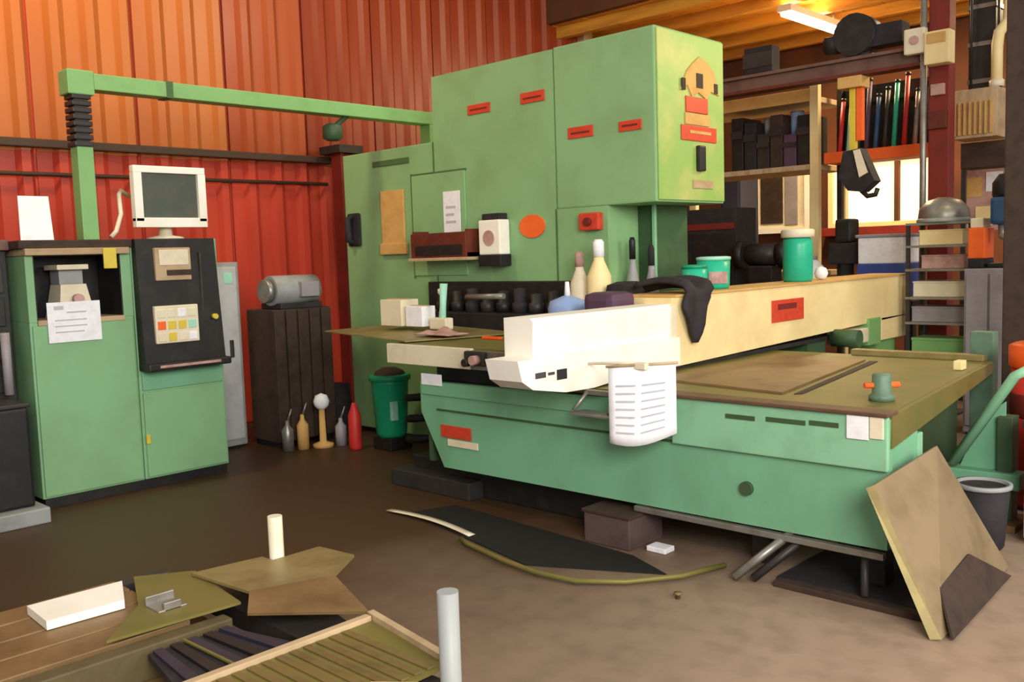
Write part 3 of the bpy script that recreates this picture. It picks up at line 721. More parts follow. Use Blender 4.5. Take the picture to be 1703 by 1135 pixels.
solo('rubber_boot', 'dark boot-like rubber guard at the foot of the red column', 'guard', B().lathe(-7.45, 5.3, [(.17, .001), (.16, .1), (.12, .25), (.11, .42), (0, .42)], 16), 'soft_black', (-7.45, 5.3, 0))

# left edge: dark equipment
t = thing('equipment_rack', 'tall black equipment rack at the left edge beside the green cabinet', 'rack', (-6.9, 1.85, 0))
part('body', B().box(-7.25, -6.72, 1.2, 2.19, 0.02, 1.74, .01), 'black', t)
part('top_cap', B().box(-7.28, -6.69, 1.17, 2.2, 1.74, 1.81, .008), 'beam_brown', t)
part('kick_plate', B().box(-7.22, -6.75, 1.22, 2.17, 0, .03), 'soft_black', t)
for i in range(4):
    part('module', B().box(-6.72, -6.70, 1.24, 2.15, .8 + .22 * i, .99 + .22 * i, .006), ('black', 'dark_steel')[i % 2], t)
part('pipe', B().tube([(-6.66, 2.12, .79), (-6.66, 2.12, 1.2)], .03, 10), 'lilac_grey', t, 'pale grey pipe')
t = thing('black_bin', 'black box on a low grey pallet at the bottom left edge', 'box', (-6.5, 1.9, 0))
part('body', B().box(-6.69, -6.3, 1.45, 2.11, .1, .74, .02), 'black', t)
part('lid', B().box(-6.695, -6.29, 1.43, 2.12, .74, .77, .01), 'dark_steel', t)
part('pallet', B().box(-6.69, -6.2, 1.4, 2.16, 0, .1, .01), 'grey_paint', t)

# ------------------------------------------------------------------ things on the floor
t = thing('leaning_board', 'tan steel plate leaning against the right corner of the green table', 'plate', (-1.4, 4.2, 0))
part('plate', B().plate([(-1.3, 3.78, .01), (-1.36, 4.85, .01), (-1.55, 4.42, .66), (-1.6, 3.84, .585)], .012), 'board_tan', t)
part('edge_fold', B().plate([(-1.3, 3.78, .01), (-1.6, 3.84, .585), (-1.63, 3.825, .57), (-1.34, 3.76, .005)], .006), 'sheet_tan', t)
solo('plate_foot_shade', 'dark piece added for the shaded, dirty foot of the leaning tan plate', 'plate', B().plate([(-1.262, 3.80, .012), (-1.31, 4.72, .012), (-1.382, 4.35, .20), (-1.362, 3.93, .17)], .01), 'crate_brown', (-1.3, 4.3, 0))  # added piece that darkens the tan plate's foot with shade and dirt
t = thing('mop_bucket', 'dark grey bucket on the floor behind the leaning tan plate', 'bucket', (-1.52, 5.08, 0))
part('body', B().lathe(-1.565, 5.12, [(.09, .001), (.105, .02), (.13, .33)], 20), 'soft_black', t)
part('rim', B().lathe(-1.565, 5.12, [(.13, .32), (.14, .325), (.14, .345), (.118, .345), (.113, .28)], 20), 'grey_paint', t)
t = thing('support_frame', 'green braced support frame beyond the right end of the table', 'frame', (-1.75, 5.6, 0))
part('upright', B().box(-2.02, -1.88, 6.32, 6.42, 0.0, 1.02, .006), 'roller_green', t)
part('side_bar', B().box(-1.95, -1.88, 5.66, 6.32, .2, .29, .006), 'dark_green', t)
part('upright', B().box(-1.63, -1.55, 5.56, 5.68, 0, .62, .006), 'dark_green', t)
part('gusset', B().prism([(-1.84, .3), (-1.6, .3), (-1.6, .70), (-1.72, .60)], 'y', 5.6, 5.62), 'table_green', t)
part('diagonal', B().tube([(-1.85, 5.52, .34), (-1.53, 5.52, .86), (-1.46, 5.52, .9)], .03, 6), 'lip_green', t)
part('base_bar', B().box(-1.95, -1.5, 5.52, 5.66, .22, .31, .008), 'table_green', t)
part('base_plate', B().box(-1.95, -1.5, 5.45, 5.75, 0.0, .04, .006), 'rust_sheet', t)
part('foot', B().box(-1.9, -1.8, 5.56, 5.66, .04, .23), 'dark_green', t)
t = thing('plastic_drum', 'orange-topped red plastic drum at the right edge beyond the green frame', 'drum', (-1.50, 6.15, 0))
part('body', B().lathe(-1.50, 6.15, [(.2, .001), (.22, .03), (.22, .84)], 22), 'red_plastic', t)
part('lid', B().lathe(-1.50, 6.15, [(.225, .84), (.235, .85), (.235, .97), (.2, .985), (0, .985)], 22), 'orange_plastic', t, 'orange lid')
part('band', B().lathe(-1.50, 6.15, [(.222, .55), (.228, .56), (.228, .68), (.222, .69)], 22), 'column_red', t)
t = thing('steel_post', 'dark brown steel post at the far right edge of the shop', 'post', (-1.95, 7.2, 0))
part('shaft', B().box(-2.06, -1.8, 7.1, 7.3, 0.02, 4.9, .01), 'crate_brown', t)
part('base_plate', B().box(-2.12, -1.74, 7.04, 7.36, 0, .02), 'dark_steel', t)
t = thing('parts_crate', 'lilac-grey crate low at the right edge before the red drum', 'crate', (-1.15, 5.4, 0))
part('body', B().box(-1.42, -1.1, 5.3, 5.75, .03, .62, .01), 'lilac_grey', t)
part('lid', B().box(-1.43, -1.09, 5.29, 5.76, .62, .66, .008), 'dark_steel', t)
part('runner', B().box(-1.4, -1.34, 5.32, 5.72, 0, .03), 'black', t)
part('runner', B().box(-1.18, -1.12, 5.32, 5.72, 0, .03), 'black', t)
t = thing('wooden_box', 'small dark brown box under the middle of the green table', 'box', (-3.1, 4.0, 0))
part('body', B().box(-3.27, -2.96, 3.93, 4.24, .001, .17, .008), 'box_brown', t)
part('lid', B().box(-3.28, -2.95, 3.92, 4.25, .17, .19, .006), 'crate_brown', t)
solo('paper_scrap', 'small white scrap on the floor right of the dark brown box', 'scrap', B().box(-2.9, -2.78, 4.0, 4.09, .001, .03, .006), 'paper', (-2.84, 4.05, 0))
solo('reflection_streak', 'pale streak added for a reflection on the dark floor by table', 'strip', B().grid(12, 1, lambda u, v: (-4.64 + .82 * u, 3.62 - .06 * u + .05 * v + .03 * math.sin(3 * u), .014 + .01 * math.sin(PI * u)), .003), 'ivory', (-4.2, 3.6, .01))  # thin pale sheet added to draw a reflection on the floor
solo('air_hose', 'olive air hose curving across the floor before the table', 'hose', B().tube([(-3.80, 3.485, .023), (-3.7, 3.44, .023), (-3.34, 3.36, .023), (-3.08, 3.33, .023), (-2.85, 3.36, .023), (-2.66, 3.5, .023), (-2.5, 3.73, .023), (-2.42, 4.0, .023)], .014, 8), 'olive_top', (-3.1, 3.4, 0))
solo('stain_shade_patch', 'black stain and shade patch on the floor beneath the front of the table', 'patch', B().plate([(-4.5, 3.7, .007), (-3.25, 3.42, .007), (-2.6, 3.75, .007), (-2.9, 3.88, .007), (-4.4, 4.0, .007)], .006), 'rubber', (-3.6, 3.8, 0))  # flat black sheet added for the floor's stain and shade
solo('floor_bolt', 'tiny rusty bolt lying on the bare floor below the table', 'bolt', B().lathe(-2.38, 3.52, [(.012, .001), (.012, .02), (.02, .02), (.02, .03), (0, .03)], 8), 'rust_sheet', (-2.38, 3.52, 0))

# ------------------------------------------------------------------ foreground stillage with offcuts
st = thing('steel_stillage', 'low steel stillage with corner posts in the bottom left foreground', 'stillage', (-2.7, 1.3, 0))
part('corner_post', B().tube([(-3.11, 1.89, 0), (-3.11, 1.89, .635)], .028, 10), 'ivory', st, 'cream corner post')
part('corner_post', B().tube([(-1.85, 1.64, 0), (-1.85, 1.64, .70)], .03, 12), 'grey_paint', st, 'silver-grey corner post')
part('rear_rail', B().box(-3.50, -3.44, .2, 1.62, .33, .42, .006), 'dark_steel', st)
part('middle_rail', B().box(-2.82, -2.76, .2, 1.50, .33, .44, .006), 'rail_olive', st)
part('front_rail', B().box(-1.95, -1.89, .2, 1.66, .33, .43, .006), 'dark_steel', st)
part('cross_rail', B().hexa([(-3.5, 1.62, .33), (-1.85, 1.58, .33), (-1.85, 1.63, .33), (-3.12, 1.92, .33), (-3.5, 1.62, .40), (-1.85, 1.58, .40), (-1.85, 1.63, .40), (-3.12, 1.92, .40)]), 'dark_steel', st)
part('deck', B().box(-3.48, -1.92, .2, 1.58, .30, .33), 'rust_sheet', st)
for x, y in ((-3.42, .3), (-1.95, .3)):
    part('leg', B().box(x - .03, x + .03, y - .03, y + .03, 0, .33), 'dark_steel', st)
for i in range(4):
    part('deck_plank', B().box(-3.44 + .15 * i, -3.305 + .15 * i, .2, 1.4, .42, .442, .004), 'rust_sheet', st)
t = thing('steel_offcut', 'olive steel offcut on the stillage, right beside the white foam block', 'sheet', (-3.1, 1.4, .445), 'offcuts on the stillage')
part('plate', B().plate([(-3.36, 1.44, .456), (-3.06, 1.32, .456), (-2.84, 1.12, .456), (-2.81, 1.56, .456), (-3.24, 1.62, .456)], .009), 'olive_top', t)
t = thing('steel_offcut', 'bent tan steel offcut at the foot of the cream corner post', 'sheet', (-2.95, 1.8, .445), 'offcuts on the stillage')
part('plate', B().plate([(-3.19, 1.58, .477), (-2.82, 1.60, .487), (-2.72, 1.88, .49), (-2.86, 2.07, .486), (-3.075, 2.06, .479), (-3.075, 1.85, .479), (-3.15, 1.85, .477), (-3.17, 1.75, .476)], .01), 'sheet_tan', t)
part('folded_flap', B().plate([(-2.82, 1.60, .49), (-2.70, 1.52, .465), (-2.42, 1.80, .455), (-2.72, 1.88, .49)], .01), 'rust_sheet', t, 'rusty folded flap')
rbp = thing('drain_grate', 'black ribbed grate lying between the offcuts on the stillage', 'grate', (-2.55, 1.38, .40))
part('plate', B().plate([(-2.735, 1.20, .425), (-2.40, 1.14, .425), (-2.385, 1.56, .425), (-2.735, 1.47, .425)], .02), 'soft_black', rbp)
for i in range(5):
    y = 1.20 + .055 * i
    part('rib', B().plate([(-2.725, y + .01, .436), (-2.405, y - .025 + .02 * i, .436), (-2.405, y + .012 + .02 * i, .436), (-2.725, y + .04, .436)], .012), ('navy_black', 'black')[i % 2], rbp)
part('divider', B().plate([(-2.725, 1.305, .441), (-2.405, 1.315, .441), (-2.405, 1.325, .441), (-2.725, 1.313, .441)], .006), 'olive_top', rbp, 'olive divider strip')
nb = thing('ribbed_sheet', 'tan ribbed sheet with bright edge nearest the silver-grey post', 'sheet', (-2.15, 1.4, .43))
part('plate', B().plate([(-2.36, .9, .452), (-1.9, .9, .452), (-1.93, 1.70, .452), (-2.36, 1.76, .452)], .01), 'olive_top', nb)
for i in range(16):
    y = .93 + .047 * i
    part('rib', B().box(-2.345, -1.94, y, y + .026, .452, .458, .002), 'rib_olive', nb)
part('edge_strip', B().box(-2.385, -2.355, .9, 1.76, .44, .468, .003), 'wood_tan', nb, 'pale edge strip')
part('edge_strip', B().hexa([(-2.39, 1.77, .44), (-1.96, 1.70, .44), (-1.96, 1.725, .44), (-2.39, 1.795, .44), (-2.39, 1.77, .47), (-1.96, 1.70, .47), (-1.96, 1.725, .47), (-2.39, 1.795, .47)]), 'wood_tan', nb, 'pale edge strip')
part('edge_strip', B().hexa([(-1.96, 1.42, .45), (-1.86, 1.50, .45), (-1.87, 1.54, .45), (-1.97, 1.46, .45), (-1.96, 1.42, .475), (-1.86, 1.50, .475), (-1.87, 1.54, .475), (-1.97, 1.46, .475)]), 'wood_tan', nb, 'pale edge strip')
t = thing('foam_block', 'long white foam block on the planks at stillage left end', 'block', (-3.23, 1.2, .445))
part('block', B().hexa([(-3.33, 1.06, .445), (-3.13, 1.05, .445), (-3.12, 1.30, .445), (-3.32, 1.38, .445), (-3.33, 1.06, .475), (-3.13, 1.05, .475), (-3.12, 1.30, .475), (-3.32, 1.38, .475)]), 'white_paint', t)
solo('steel_bracket', 'small grey bracket lying before the white foam block', 'bracket', B().box(-3.03, -2.93, 1.33, 1.43, .459, .470, .003).box(-3.03, -3.02, 1.33, 1.43, .459, .497, .003).box(-2.95, -2.93, 1.35, 1.41, .459, .492, .003), 'steel', (-3.03, 1.27, .463))
# ------------------------------------------------------------------ rear bay
t = thing('ceiling_lamp', 'lit fluorescent lamp under the yellow boarded ceiling at the back', 'lamp', (-5.42, 11.1, 4.8))
part('housing', B().box(-5.51, -5.33, 10.4, 11.9, 4.34, 4.42, .01), 'ivory', t)
part('tube', B().tube([(-5.38, 10.45, 4.32), (-5.38, 11.85, 4.32)], .03, 8), 'lamp_tube', t)
part('tube', B().tube([(-5.46, 10.45, 4.32), (-5.46, 11.85, 4.32)], .03, 8), 'lamp_tube', t)
part('rod', B().tube([(-5.42, 10.6, 4.42), (-5.42, 10.6, 4.605)], .01, 6), 'dark_steel', t)
part('rod', B().tube([(-5.42, 11.7, 4.42), (-5.42, 11.7, 4.605)], .01, 6), 'dark_steel', t)
t = thing('shop_column', 'red steel column in the rear bay carrying a cream switch box', 'column', (-3.16, 9.05, 0))
part('shaft', B().box(-3.25, -3.07, 8.97, 9.13, .02, 4.6, .006), 'red_paint', t)
part('conduit', B().tube([(-3.28, 8.93, .02), (-3.28, 8.93, 4.6)], .03, 8), 'steel', t, 'grey conduit')
part('base_plate', B().box(-3.36, -2.96, 8.86, 9.24, 0, .02), 'dark_steel', t)
part('bracket', B().box(-3.22, -3.1, 8.93, 8.97, 2.92, 3.02, .006), 'pinkish', t)
part('bracket', B().box(-3.24, -3.08, 8.93, 8.97, 2.62, 2.78, .006), 'shelf_red', t)
t = thing('switch_box', 'cream switch box fixed to the red column near ceiling', 'box', (-3.15, 8.85, 3.18))
part('case', B().box(-3.24, -3.02, 8.82, 8.97, 3.18, 3.47, .012), 'cream_paint', t)
part('side_unit', B().box(-3.43, -3.24, 8.84, 8.93, 3.30, 3.53, .02), 'ivory', t)
part('dial', B().tube([(-3.33, 8.84, 3.42), (-3.33, 8.825, 3.42)], .04, 10), 'pinkish', t)
part('cover_plate', B().box(-3.21, -3.05, 8.81, 8.82, 3.36, 3.45, .004), 'card', t)
t = thing('crossbeam', 'brown steel crossbeam spanning from behind the press to the red column', 'beam', (-4.6, 9.05, 3.22))
part('web', B().box(-7.4, -3.26, 9.0, 9.05, 3.24, 3.36), 'beam_brown', t)
part('flange', B().box(-7.4, -3.26, 8.94, 9.12, 3.36, 3.39), 'beam_brown', t)
part('flange', B().box(-7.4, -3.26, 8.94, 9.12, 3.21, 3.24), 'shelf_red', t)
t = thing('blower', 'black blower fan sitting on the brown crossbeam near column', 'fan', (-3.9, 9.1, 3.39))
part('housing', B().tube([(-3.95, 8.95, 3.6), (-3.95, 9.2, 3.6)], .2, 18), 'black', t)
part('outlet', B().box(-3.85, -3.5, 8.98, 9.18, 3.46, 3.66, .01), 'soft_black', t)
part('foot', B().box(-4.1, -3.8, 8.98, 9.1, 3.391, 3.42), 'dark_steel', t)
part('motor', B().tube([(-4.26, 9.05, 3.55), (-4.1, 9.05, 3.55)], .09, 12), 'dark_steel', t)
t = thing('relay_box', 'dark box on the crossbeam just right of the press head', 'box', (-4.96, 9.05, 3.39))
part('case', B().box(-5.12, -4.80, 8.95, 9.12, 3.391, 3.66, .012), 'soft_black', t)
part('lid', B().box(-5.13, -4.79, 8.94, 8.95, 3.45, 3.6, .004), 'dark_steel', t)

# storage rack left of the rear bay
t = thing('storage_rack', 'cream-posted storage rack of dark bins behind the press head', 'rack', (-5.5, 10.2, 0))
for x in (-6.9, -4.86):
    for y in (10.0, 10.7):
        part('post', B().box(x - .05, x + .05, y, y + .08, 0, 3.42, .006), 'cream_paint', t)
for z in (1.25, 2.45, 3.2):
    part('shelf_board', B().box(-6.9, -4.86, 10.02, 10.76, z, z + .06, .006), 'wood_tan', t)
part('shelf_lip', B().box(-6.88, -4.9, 10.0, 10.02, 3.2, 3.34, .004), 'card', t)
mats = ('black', 'soft_black', 'dark_steel', 'crate_brown', 'purple_dark', 'black')
dsc = ('black', 'charcoal', 'grey', 'brown', 'purple', 'jet black')
for i in range(6):
    x = -5.93 + .168 * i
    h = (.62, .55, .40, .60, .36, .56)[i]
    q = thing('storage_bin', f'{dsc[i]} storage bin on the rack shelf, {("nearest", "second", "third", "fourth", "fifth", "sixth")[i]} from the press head', 'bin', (x + .08, 10.3, 2.51), 'storage bins on the rack')
    part('body', B().box(x, x + .155, 10.06, 10.5, 2.511, 2.511 + h, .01), mats[i], q)
    part('lip', B().box(x, x + .155, 10.04, 10.06, 2.511 + h * .6, 2.511 + h * .75), 'dark_steel', q)
for x, h, m_, lb in ((-5.515, .18, 'grey_paint', 'grey tin upon the bins, left of the pale blue tin'), (-5.18, .26, 'pale_blue', 'pale blue tin upon the bins beside the cream rack post')):
    base = 2.511 + (.40 if x < -5.3 else .36)
    q = thing('tin_can', lb, 'tin', (x, 10.25, base))
    part('body', B().lathe(x, 10.25, [(.075, base + .002), (.075, base + h)], 14), m_, q)
    part('lid', B().lathe(x, 10.25, [(.08, base + h), (.08, base + h + .015), (0, base + h + .015)], 14), 'steel', q)

# hoist
t = thing('chain_hoist', 'yellow-barred chain hoist with black and white hook block hanging from the crossbeam', 'hoist', (-3.95, 9.03, 3.21))
part('trolley', B().box(-4.10, -3.86, 8.93, 9.13, 3.10, 3.21, .01), 'card', t)
part('bar', B().box(-4.01, -3.95, 9.0, 9.06, 2.5, 3.10, .004), 'yellow', t)
part('sleeve', B().box(-3.94, -3.88, 9.0, 9.06, 2.6, 3.10, .004), 'label_orange', t)
part('block', B().prism([(-4.05, 2.5), (-3.88, 2.52), (-3.74, 2.2), (-3.86, 2.1), (-4.0, 2.12), (-4.1, 2.25)], 'y', 8.95, 9.11), 'soft_black', t)
part('side_plate', B().prism([(-3.94, 2.5), (-3.88, 2.51), (-3.80, 2.28), (-3.88, 2.24)], 'y', 8.93, 8.95), 'ivory', t, 'white side plate')
part('hook', B().tube([(-3.9, 9.03, 2.12), (-3.84, 9.03, 2.06), (-3.76, 9.03, 2.07), (-3.74, 9.03, 2.13)], .025, 8), 'dark_steel', t)

# tube rack
t = thing('tube_rack', 'tall rack with orange tray holding upright tubes in rear bay', 'rack', (-4.3, 10.35, 0))
for x in (-4.75, -3.62):
    part('post', B().box(x - .03, x + .03, 10.4, 10.46, 0, 3.4, .004), 'dark_steel', t)
part('top_rail', B().box(-4.75, -3.62, 10.375, 10.4, 3.15, 3.2, .004), 'dark_steel', t)
part('back_board', B().box(-4.75, -3.62, 10.46, 10.49, 2.6, 3.35), 'black', t)
part('tray', B().box(-4.78, -3.6, 10.1, 10.46, 2.5, 2.53).box(-4.78, -3.6, 10.08, 10.1, 2.5, 2.62, .004), 'label_orange', t, 'orange tray')
tb = ((-4.66, 'bright_red', 'red'), (-4.56, 'mint', 'pale green'), (-4.46, 'dark_green', 'dark green'), (-4.36, 'purple_dark', 'purple'), (-4.26, 'machine_blue', 'blue'), (-4.16, 'dark_steel', 'grey'), (-4.06, 'teal', 'teal'), (-3.95, 'bright_red', 'scarlet'), (-3.84, 'steel', 'silver'), (-3.74, 'soft_black', 'black'))
for i, (x, m_, cn) in enumerate(tb):
    h = .66 + .06 * ((i * 5) % 4)
    where = 'first from the left' if i == 0 else ('last on the right' if i == 9 else f'between the {tb[i-1][2]} and {tb[i+1][2]} ones')
    q = thing('steel_tube', f'{cn} tube standing in the orange tray, {where}', 'tube', (x, 10.25, 2.53), 'tubes in the orange tray')
    part('shaft', B().tube([(x, 10.2, 2.545), (x, 10.32, 2.531 + h)], .026, 8), m_, q)
    part('end_cap', B().tube([(x, 10.32, 2.531 + h), (x, 10.325, 2.56 + h)], .03, 8), 'black', q)

# poster board on the back wall
t = thing('notice_board', 'white framed notice board with dark picture on the back wall', 'notice board', (-6.87, 13.15, 1.8))
part('panel', B().box(-7.3, -6.42, 13.1, 13.2, 1.84, 2.78), 'ivory', t)
part('frame', B().box(-7.36, -7.28, 13.06, 13.2, 1.8, 2.84).box(-6.5, -6.42, 13.06, 13.2, 1.8, 2.84).box(-7.28, -6.5, 13.06, 13.2, 2.76, 2.84).box(-7.28, -6.5, 13.06, 13.2, 1.8, 1.88), 'white_paint', t)
part('picture', B().box(-7.22, -6.86, 13.08, 13.1, 1.95, 2.66, .004), 'crate_brown', t, 'dark brown picture')
part('chart', B().box(-6.82, -6.62, 13.08, 13.1, 1.92, 2.68, .004), 'lilac_grey', t, 'lilac chart')
part('blue_strip', B().box(-6.41, -6.30, 13.06, 13.2, 1.8, 2.78, .004), 'blue', t, 'blue edge strip')
# dark control cabinet and motor behind the beam
t = thing('electrical_cabinet', 'black electrical cabinet with red stripe behind the press throat', 'cabinet', (-6.1, 10.0, 0))
part('body', B().box(-6.7, -5.55, 9.5, 9.95, .02, 2.06, .01), 'soft_black', t)
part('door', B().box(-6.68, -6.14, 9.48, 9.5, .1, 1.78, .006), 'black', t)
part('door', B().box(-6.11, -5.57, 9.48, 9.5, .1, 1.78, .006), 'black', t)
part('stripe', B().box(-6.68, -5.57, 9.485, 9.5, 1.82, 1.89), 'column_red', t, 'red stripe')
part('plinth', B().box(-6.68, -5.57, 9.52, 9.93, 0, .03), 'black', t)
t = thing('workbench', 'dark workbench behind the cream beam under the notice board', 'workbench', (-4.6, 9.5, 0))
part('top', B().box(-5.5, -3.45, 9.15, 9.85, .98, 1.04, .006), 'crate_brown', t)
for x in (-5.42, -3.55):
    for y in (9.22, 9.72):
        part('leg', B().box(x, x + .08, y, y + .08, 0, .98), 'dark_steel', t)
t = thing('vice', 'black bench vice on workbench, right of the teal bottle', 'vice', (-4.22, 9.4, 1.04))
part('base', B().lathe(-4.22, 9.4, [(.14, 1.041), (.14, 1.08), (.09, 1.12), (.08, 1.4), (0, 1.4)], 14), 'black', t)
part('jaw', B().box(-4.38, -4.06, 9.32, 9.48, 1.4, 1.62, .02), 'soft_black', t)
part('jaw', B().box(-4.30, -4.12, 9.3, 9.5, 1.62, 1.86, .03), 'black', t)
part('screw', B().tube([(-4.06, 9.4, 1.5), (-4.03, 9.4, 1.5)], .03, 8), 'steel', t)
t = thing('grinder', 'dark double-ended grinder on workbench, left of the teal bottle', 'grinder', (-5.15, 9.4, 1.04))
part('pedestal', B().box(-5.3, -5.0, 9.3, 9.52, 1.041, 1.4, .02), 'black', t)
part('motor', B().tube([(-5.32, 9.4, 1.52), (-4.98, 9.4, 1.52)], .12, 16), 'dark_steel', t)
part('wheel', B().tube([(-5.46, 9.4, 1.52), (-5.36, 9.4, 1.52)], .16, 18), 'black', t)
part('wheel', B().tube([(-4.94, 9.4, 1.52), (-4.84, 9.4, 1.52)], .16, 18), 'black', t)
t = thing('plastic_jug', 'white jug on workbench between the vice and the teal bottle', 'jug', (-4.5, 9.3, 1.04))
part('body', B().lathe(-4.54, 9.3, [(.12, 1.041), (.13, 1.06), (.13, 1.36), (.05, 1.45)], 16), 'paper', t)
part('cap', B().lathe(-4.54, 9.3, [(.05, 1.45), (.05, 1.49), (0, 1.49)], 12), 'lilac_grey', t)
t = thing('storage_tub', 'pale grey tub with blue base on workbench beside the shelving', 'tub', (-3.78, 9.35, 1.04))
part('body', B().box(-4.0, -3.55, 9.18, 9.6, 1.40, 1.66, .015), 'paper', t)
part('lid', B().box(-4.02, -3.53, 9.16, 9.62, 1.66, 1.69, .008), 'lilac_grey', t)
part('base', B().box(-4.0, -3.53, 9.16, 9.62, 1.041, 1.40, .008), 'blue', t, 'blue base')

# shelving unit with boxes
t = thing('shelving_unit', 'grey steel shelving unit of boxes in front of the red column', 'shelving', (-2.95, 8.55, 0))
for x in (-3.22, -2.70):
    for y in (8.38, 8.72):
        part('post', B().box(x, x + .03, y, y + .03, 0, 1.76), 'dark_steel', t)
for z in (.5, .88, 1.1, 1.345, 1.55, 1.745):
    part('shelf', B().box(-3.22, -2.67, 8.37, 8.76, z, z + .02), 'steel', t)
for (x0, x1, z0, h, m_, lb) in ((-3.12, -2.76, 1.57, .165, 'cream_paint', 'cream box on the second shelf from top of the shelving'), (-3.1, -2.74, 1.365, .15, 'pinkish', 'pinkish box on the third shelf from top of the shelving'),
                                (-3.17, -2.72, 1.12, .17, 'ivory', 'ivory box on the shelving, below the pinkish box'), (-3.2, -2.72, .90, .17, 'lilac_grey', 'lilac-grey box on the shelving, below the ivory box'), (-3.2, -2.72, .52, .3, 'arm_green', 'green box on the lowest shelf of the shelving')):
    q = thing('storage_box', lb, 'box', ((x0 + x1) / 2, 8.55, z0), 'boxes on the steel shelving')
    part('body', B().box(max(x0, -3.18), min(x1, -2.71), 8.42, 8.7, z0 + .001, z0 + h * .72, .006), m_, q)
    part('lid', B().box(max(x0, -3.18) - .004, min(x1, -2.71) + .004, 8.417, 8.705, z0 + h * .72, z0 + h * .8, .004), m_, q)
q = thing('dust_hood', 'rounded silver-grey hood on top of the steel shelving unit', 'hood', (-2.96, 8.55, 1.765))
part('dome', B().lathe(-2.96, 8.55, [(.2, 1.766), (.21, 1.80), (.2, 1.88), (.14, 1.95), (.05, 1.98), (0, 1.98)], 20), 'steel', q)
part('rim', B().lathe(-2.96, 8.55, [(.215, 1.766), (.22, 1.77), (.22, 1.79), (.21, 1.8)], 20), 'grey_paint', q)
t = thing('filing_cabinet', 'lilac-grey steel cabinet standing right of the shelving unit', 'cabinet', (-2.44, 8.3, 0))
part('body', B().box(-2.64, -2.26, 8.1, 8.55, .02, 1.37, .01), 'lilac_grey', t)
part('door', B().box(-2.62, -2.46, 8.085, 8.1, .08, 1.33, .004), 'lilac_grey', t)
part('door', B().box(-2.44, -2.28, 8.085, 8.1, .08, 1.33, .004), 'lilac_grey', t)
part('plinth', B().box(-2.62, -2.28, 8.12, 8.53, 0, .03), 'black', t)
t = thing('bench_drill', 'blue bench drill with dark motor head on the lilac-grey cabinet', 'drill', (-2.39, 8.35, 1.37))
part('base', B().box(-2.5, -2.3, 8.2, 8.5, 1.371, 1.41, .01), 'black', t)
part('pillar', B().tube([(-2.38, 8.4, 1.41), (-2.38, 8.4, 1.98)], .055, 12), 'machine_blue', t)
part('head', B().box(-2.47, -2.30, 8.15, 8.5, 1.72, 1.94, .03), 'machine_blue', t)
part('motor', B().lathe(-2.39, 8.36, [(.11, 1.94), (.12, 1.96), (.12, 2.06), (.07, 2.13), (0, 2.13)], 16), 'black', t)
part('chuck', B().lathe(-2.39, 8.22, [(.015, 1.6), (.03, 1.62), (.035, 1.72), (0, 1.72)], 10), 'steel', t)
t = thing('parts_box', 'orange box on the lilac-grey cabinet, left of the blue drill', 'box', (-2.57, 8.3, 1.37))
part('body', B().box(-2.64, -2.51, 8.18, 8.42, 1.45, 1.70, .01), 'label_orange', t)
part('base', B().box(-2.63, -2.515, 8.16, 8.44, 1.371, 1.45, .01), 'black', t)
part('top', B().box(-2.63, -2.53, 8.2, 8.4, 1.70, 1.78, .01), 'ivory', t)
t = thing('pin_board', 'salmon pink pin board on stand behind the blue bench drill', 'pin board', (-3.1, 10.6, 0))
part('board', B().box(-3.45, -2.85, 10.55, 10.58, 1.7, 2.4, .006), 'pinkish', t)
part('leg', B().box(-3.4, -3.34, 10.56, 10.62, 0, 1.75), 'dark_steel', t)
part('leg', B().box(-2.96, -2.9, 10.56, 10.62, 0, 1.75), 'dark_steel', t)
for i, (x, z, m_) in enumerate(((-3.35, 2.15, 'card'), (-3.15, 2.2, 'paper'), (-3.0, 1.9, 'label_red'), (-3.25, 1.85, 'cream_paint'))):
    part('pinned_note', B().box(x - .08, x + .08, 10.54, 10.55, z - .1, z + .1), m_, t)

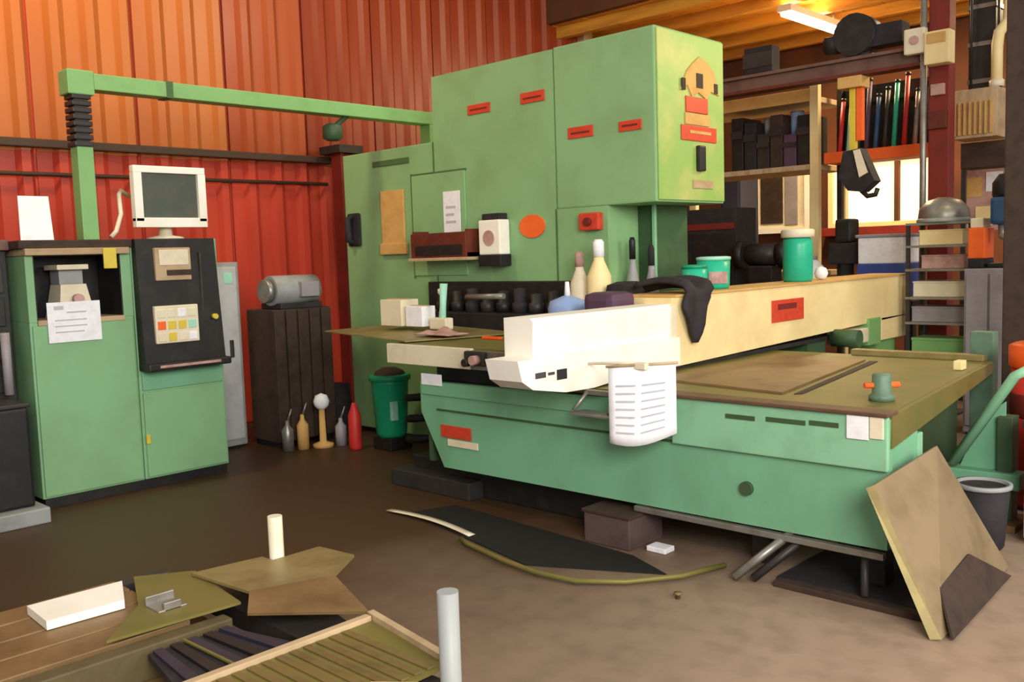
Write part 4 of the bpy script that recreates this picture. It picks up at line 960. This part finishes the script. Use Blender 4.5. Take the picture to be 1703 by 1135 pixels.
# duct and heater at top right
t = thing('unit_heater', 'cream slatted unit heater hanging high beside the red column', 'heater', (-3.0, 9.55, 2.55))
part('case', B().box(-3.19, -2.79, 9.4, 9.75, 2.55, 3.0, .012), 'wood_tan', t)
for i in range(8):
    part('slat', B().box(-3.17 + .046 * i, -3.15 + .046 * i, 9.37, 9.4, 2.58, 2.88), 'card', t)
part('hanger', B().tube([(-3.12, 9.7, 3.0), (-3.12, 9.7, 4.605)], .012, 6), 'dark_steel', t)
part('hanger', B().tube([(-2.88, 9.7, 3.0), (-2.88, 9.7, 4.605)], .012, 6), 'dark_steel', t)
t = thing('air_duct', 'grey vertical air duct dropping from ceiling onto the slatted heater', 'duct', (-3.05, 9.85, 3.0))
part('trunk', B().box(-3.17, -2.93, 9.78, 10.0, 3.005, 4.6, .006), 'dark_steel', t)
for i in range(4):
    part('seam_band', B().box(-3.18, -2.92, 9.77, 10.01, 3.1 + .35 * i, 3.14 + .35 * i), 'steel', t)
t = thing('flue_pipe', 'pale yellow flue pipe with elbow rising beside the grey duct', 'pipe', (-2.83, 9.45, 3.0))
part('pipe', B().tube([(-2.83, 9.5, 3.003), (-2.83, 9.5, 3.38), (-2.83, 9.55, 3.5), (-2.76, 9.6, 3.62), (-2.74, 9.6, 4.6)], .05, 12), 'cream_paint', t)
part('collar', B().lathe(-2.83, 9.5, [(.065, 3.003), (.065, 3.06), (.05, 3.07)], 12), 'ivory', t)
t = thing('wall_cupboard', 'dark brown cupboard on legs standing below the slatted heater', 'cupboard', (-3.0, 9.95, 0))
part('body', B().box(-3.24, -2.76, 9.8, 10.1, 2.3, 2.55, .01), 'crate_brown', t)
part('leg', B().box(-3.24, -3.2, 9.82, 9.86, 0, 2.3), 'dark_steel', t)
part('leg', B().box(-2.8, -2.76, 9.82, 9.86, 0, 2.3), 'dark_steel', t)
t = thing('navy_locker', 'dark navy locker standing left of the framed notice board', 'locker', (-7.04, 12.0, 0))
part('body', B().box(-7.2, -6.88, 11.9, 12.4, .02, 2.62, .01), 'machine_navy', t)
part('door', B().box(-7.17, -6.91, 11.885, 11.9, .08, 2.56, .005), 'machine_navy', t)
part('plinth', B().box(-7.18, -6.90, 11.92, 12.38, 0, .03), 'black', t)
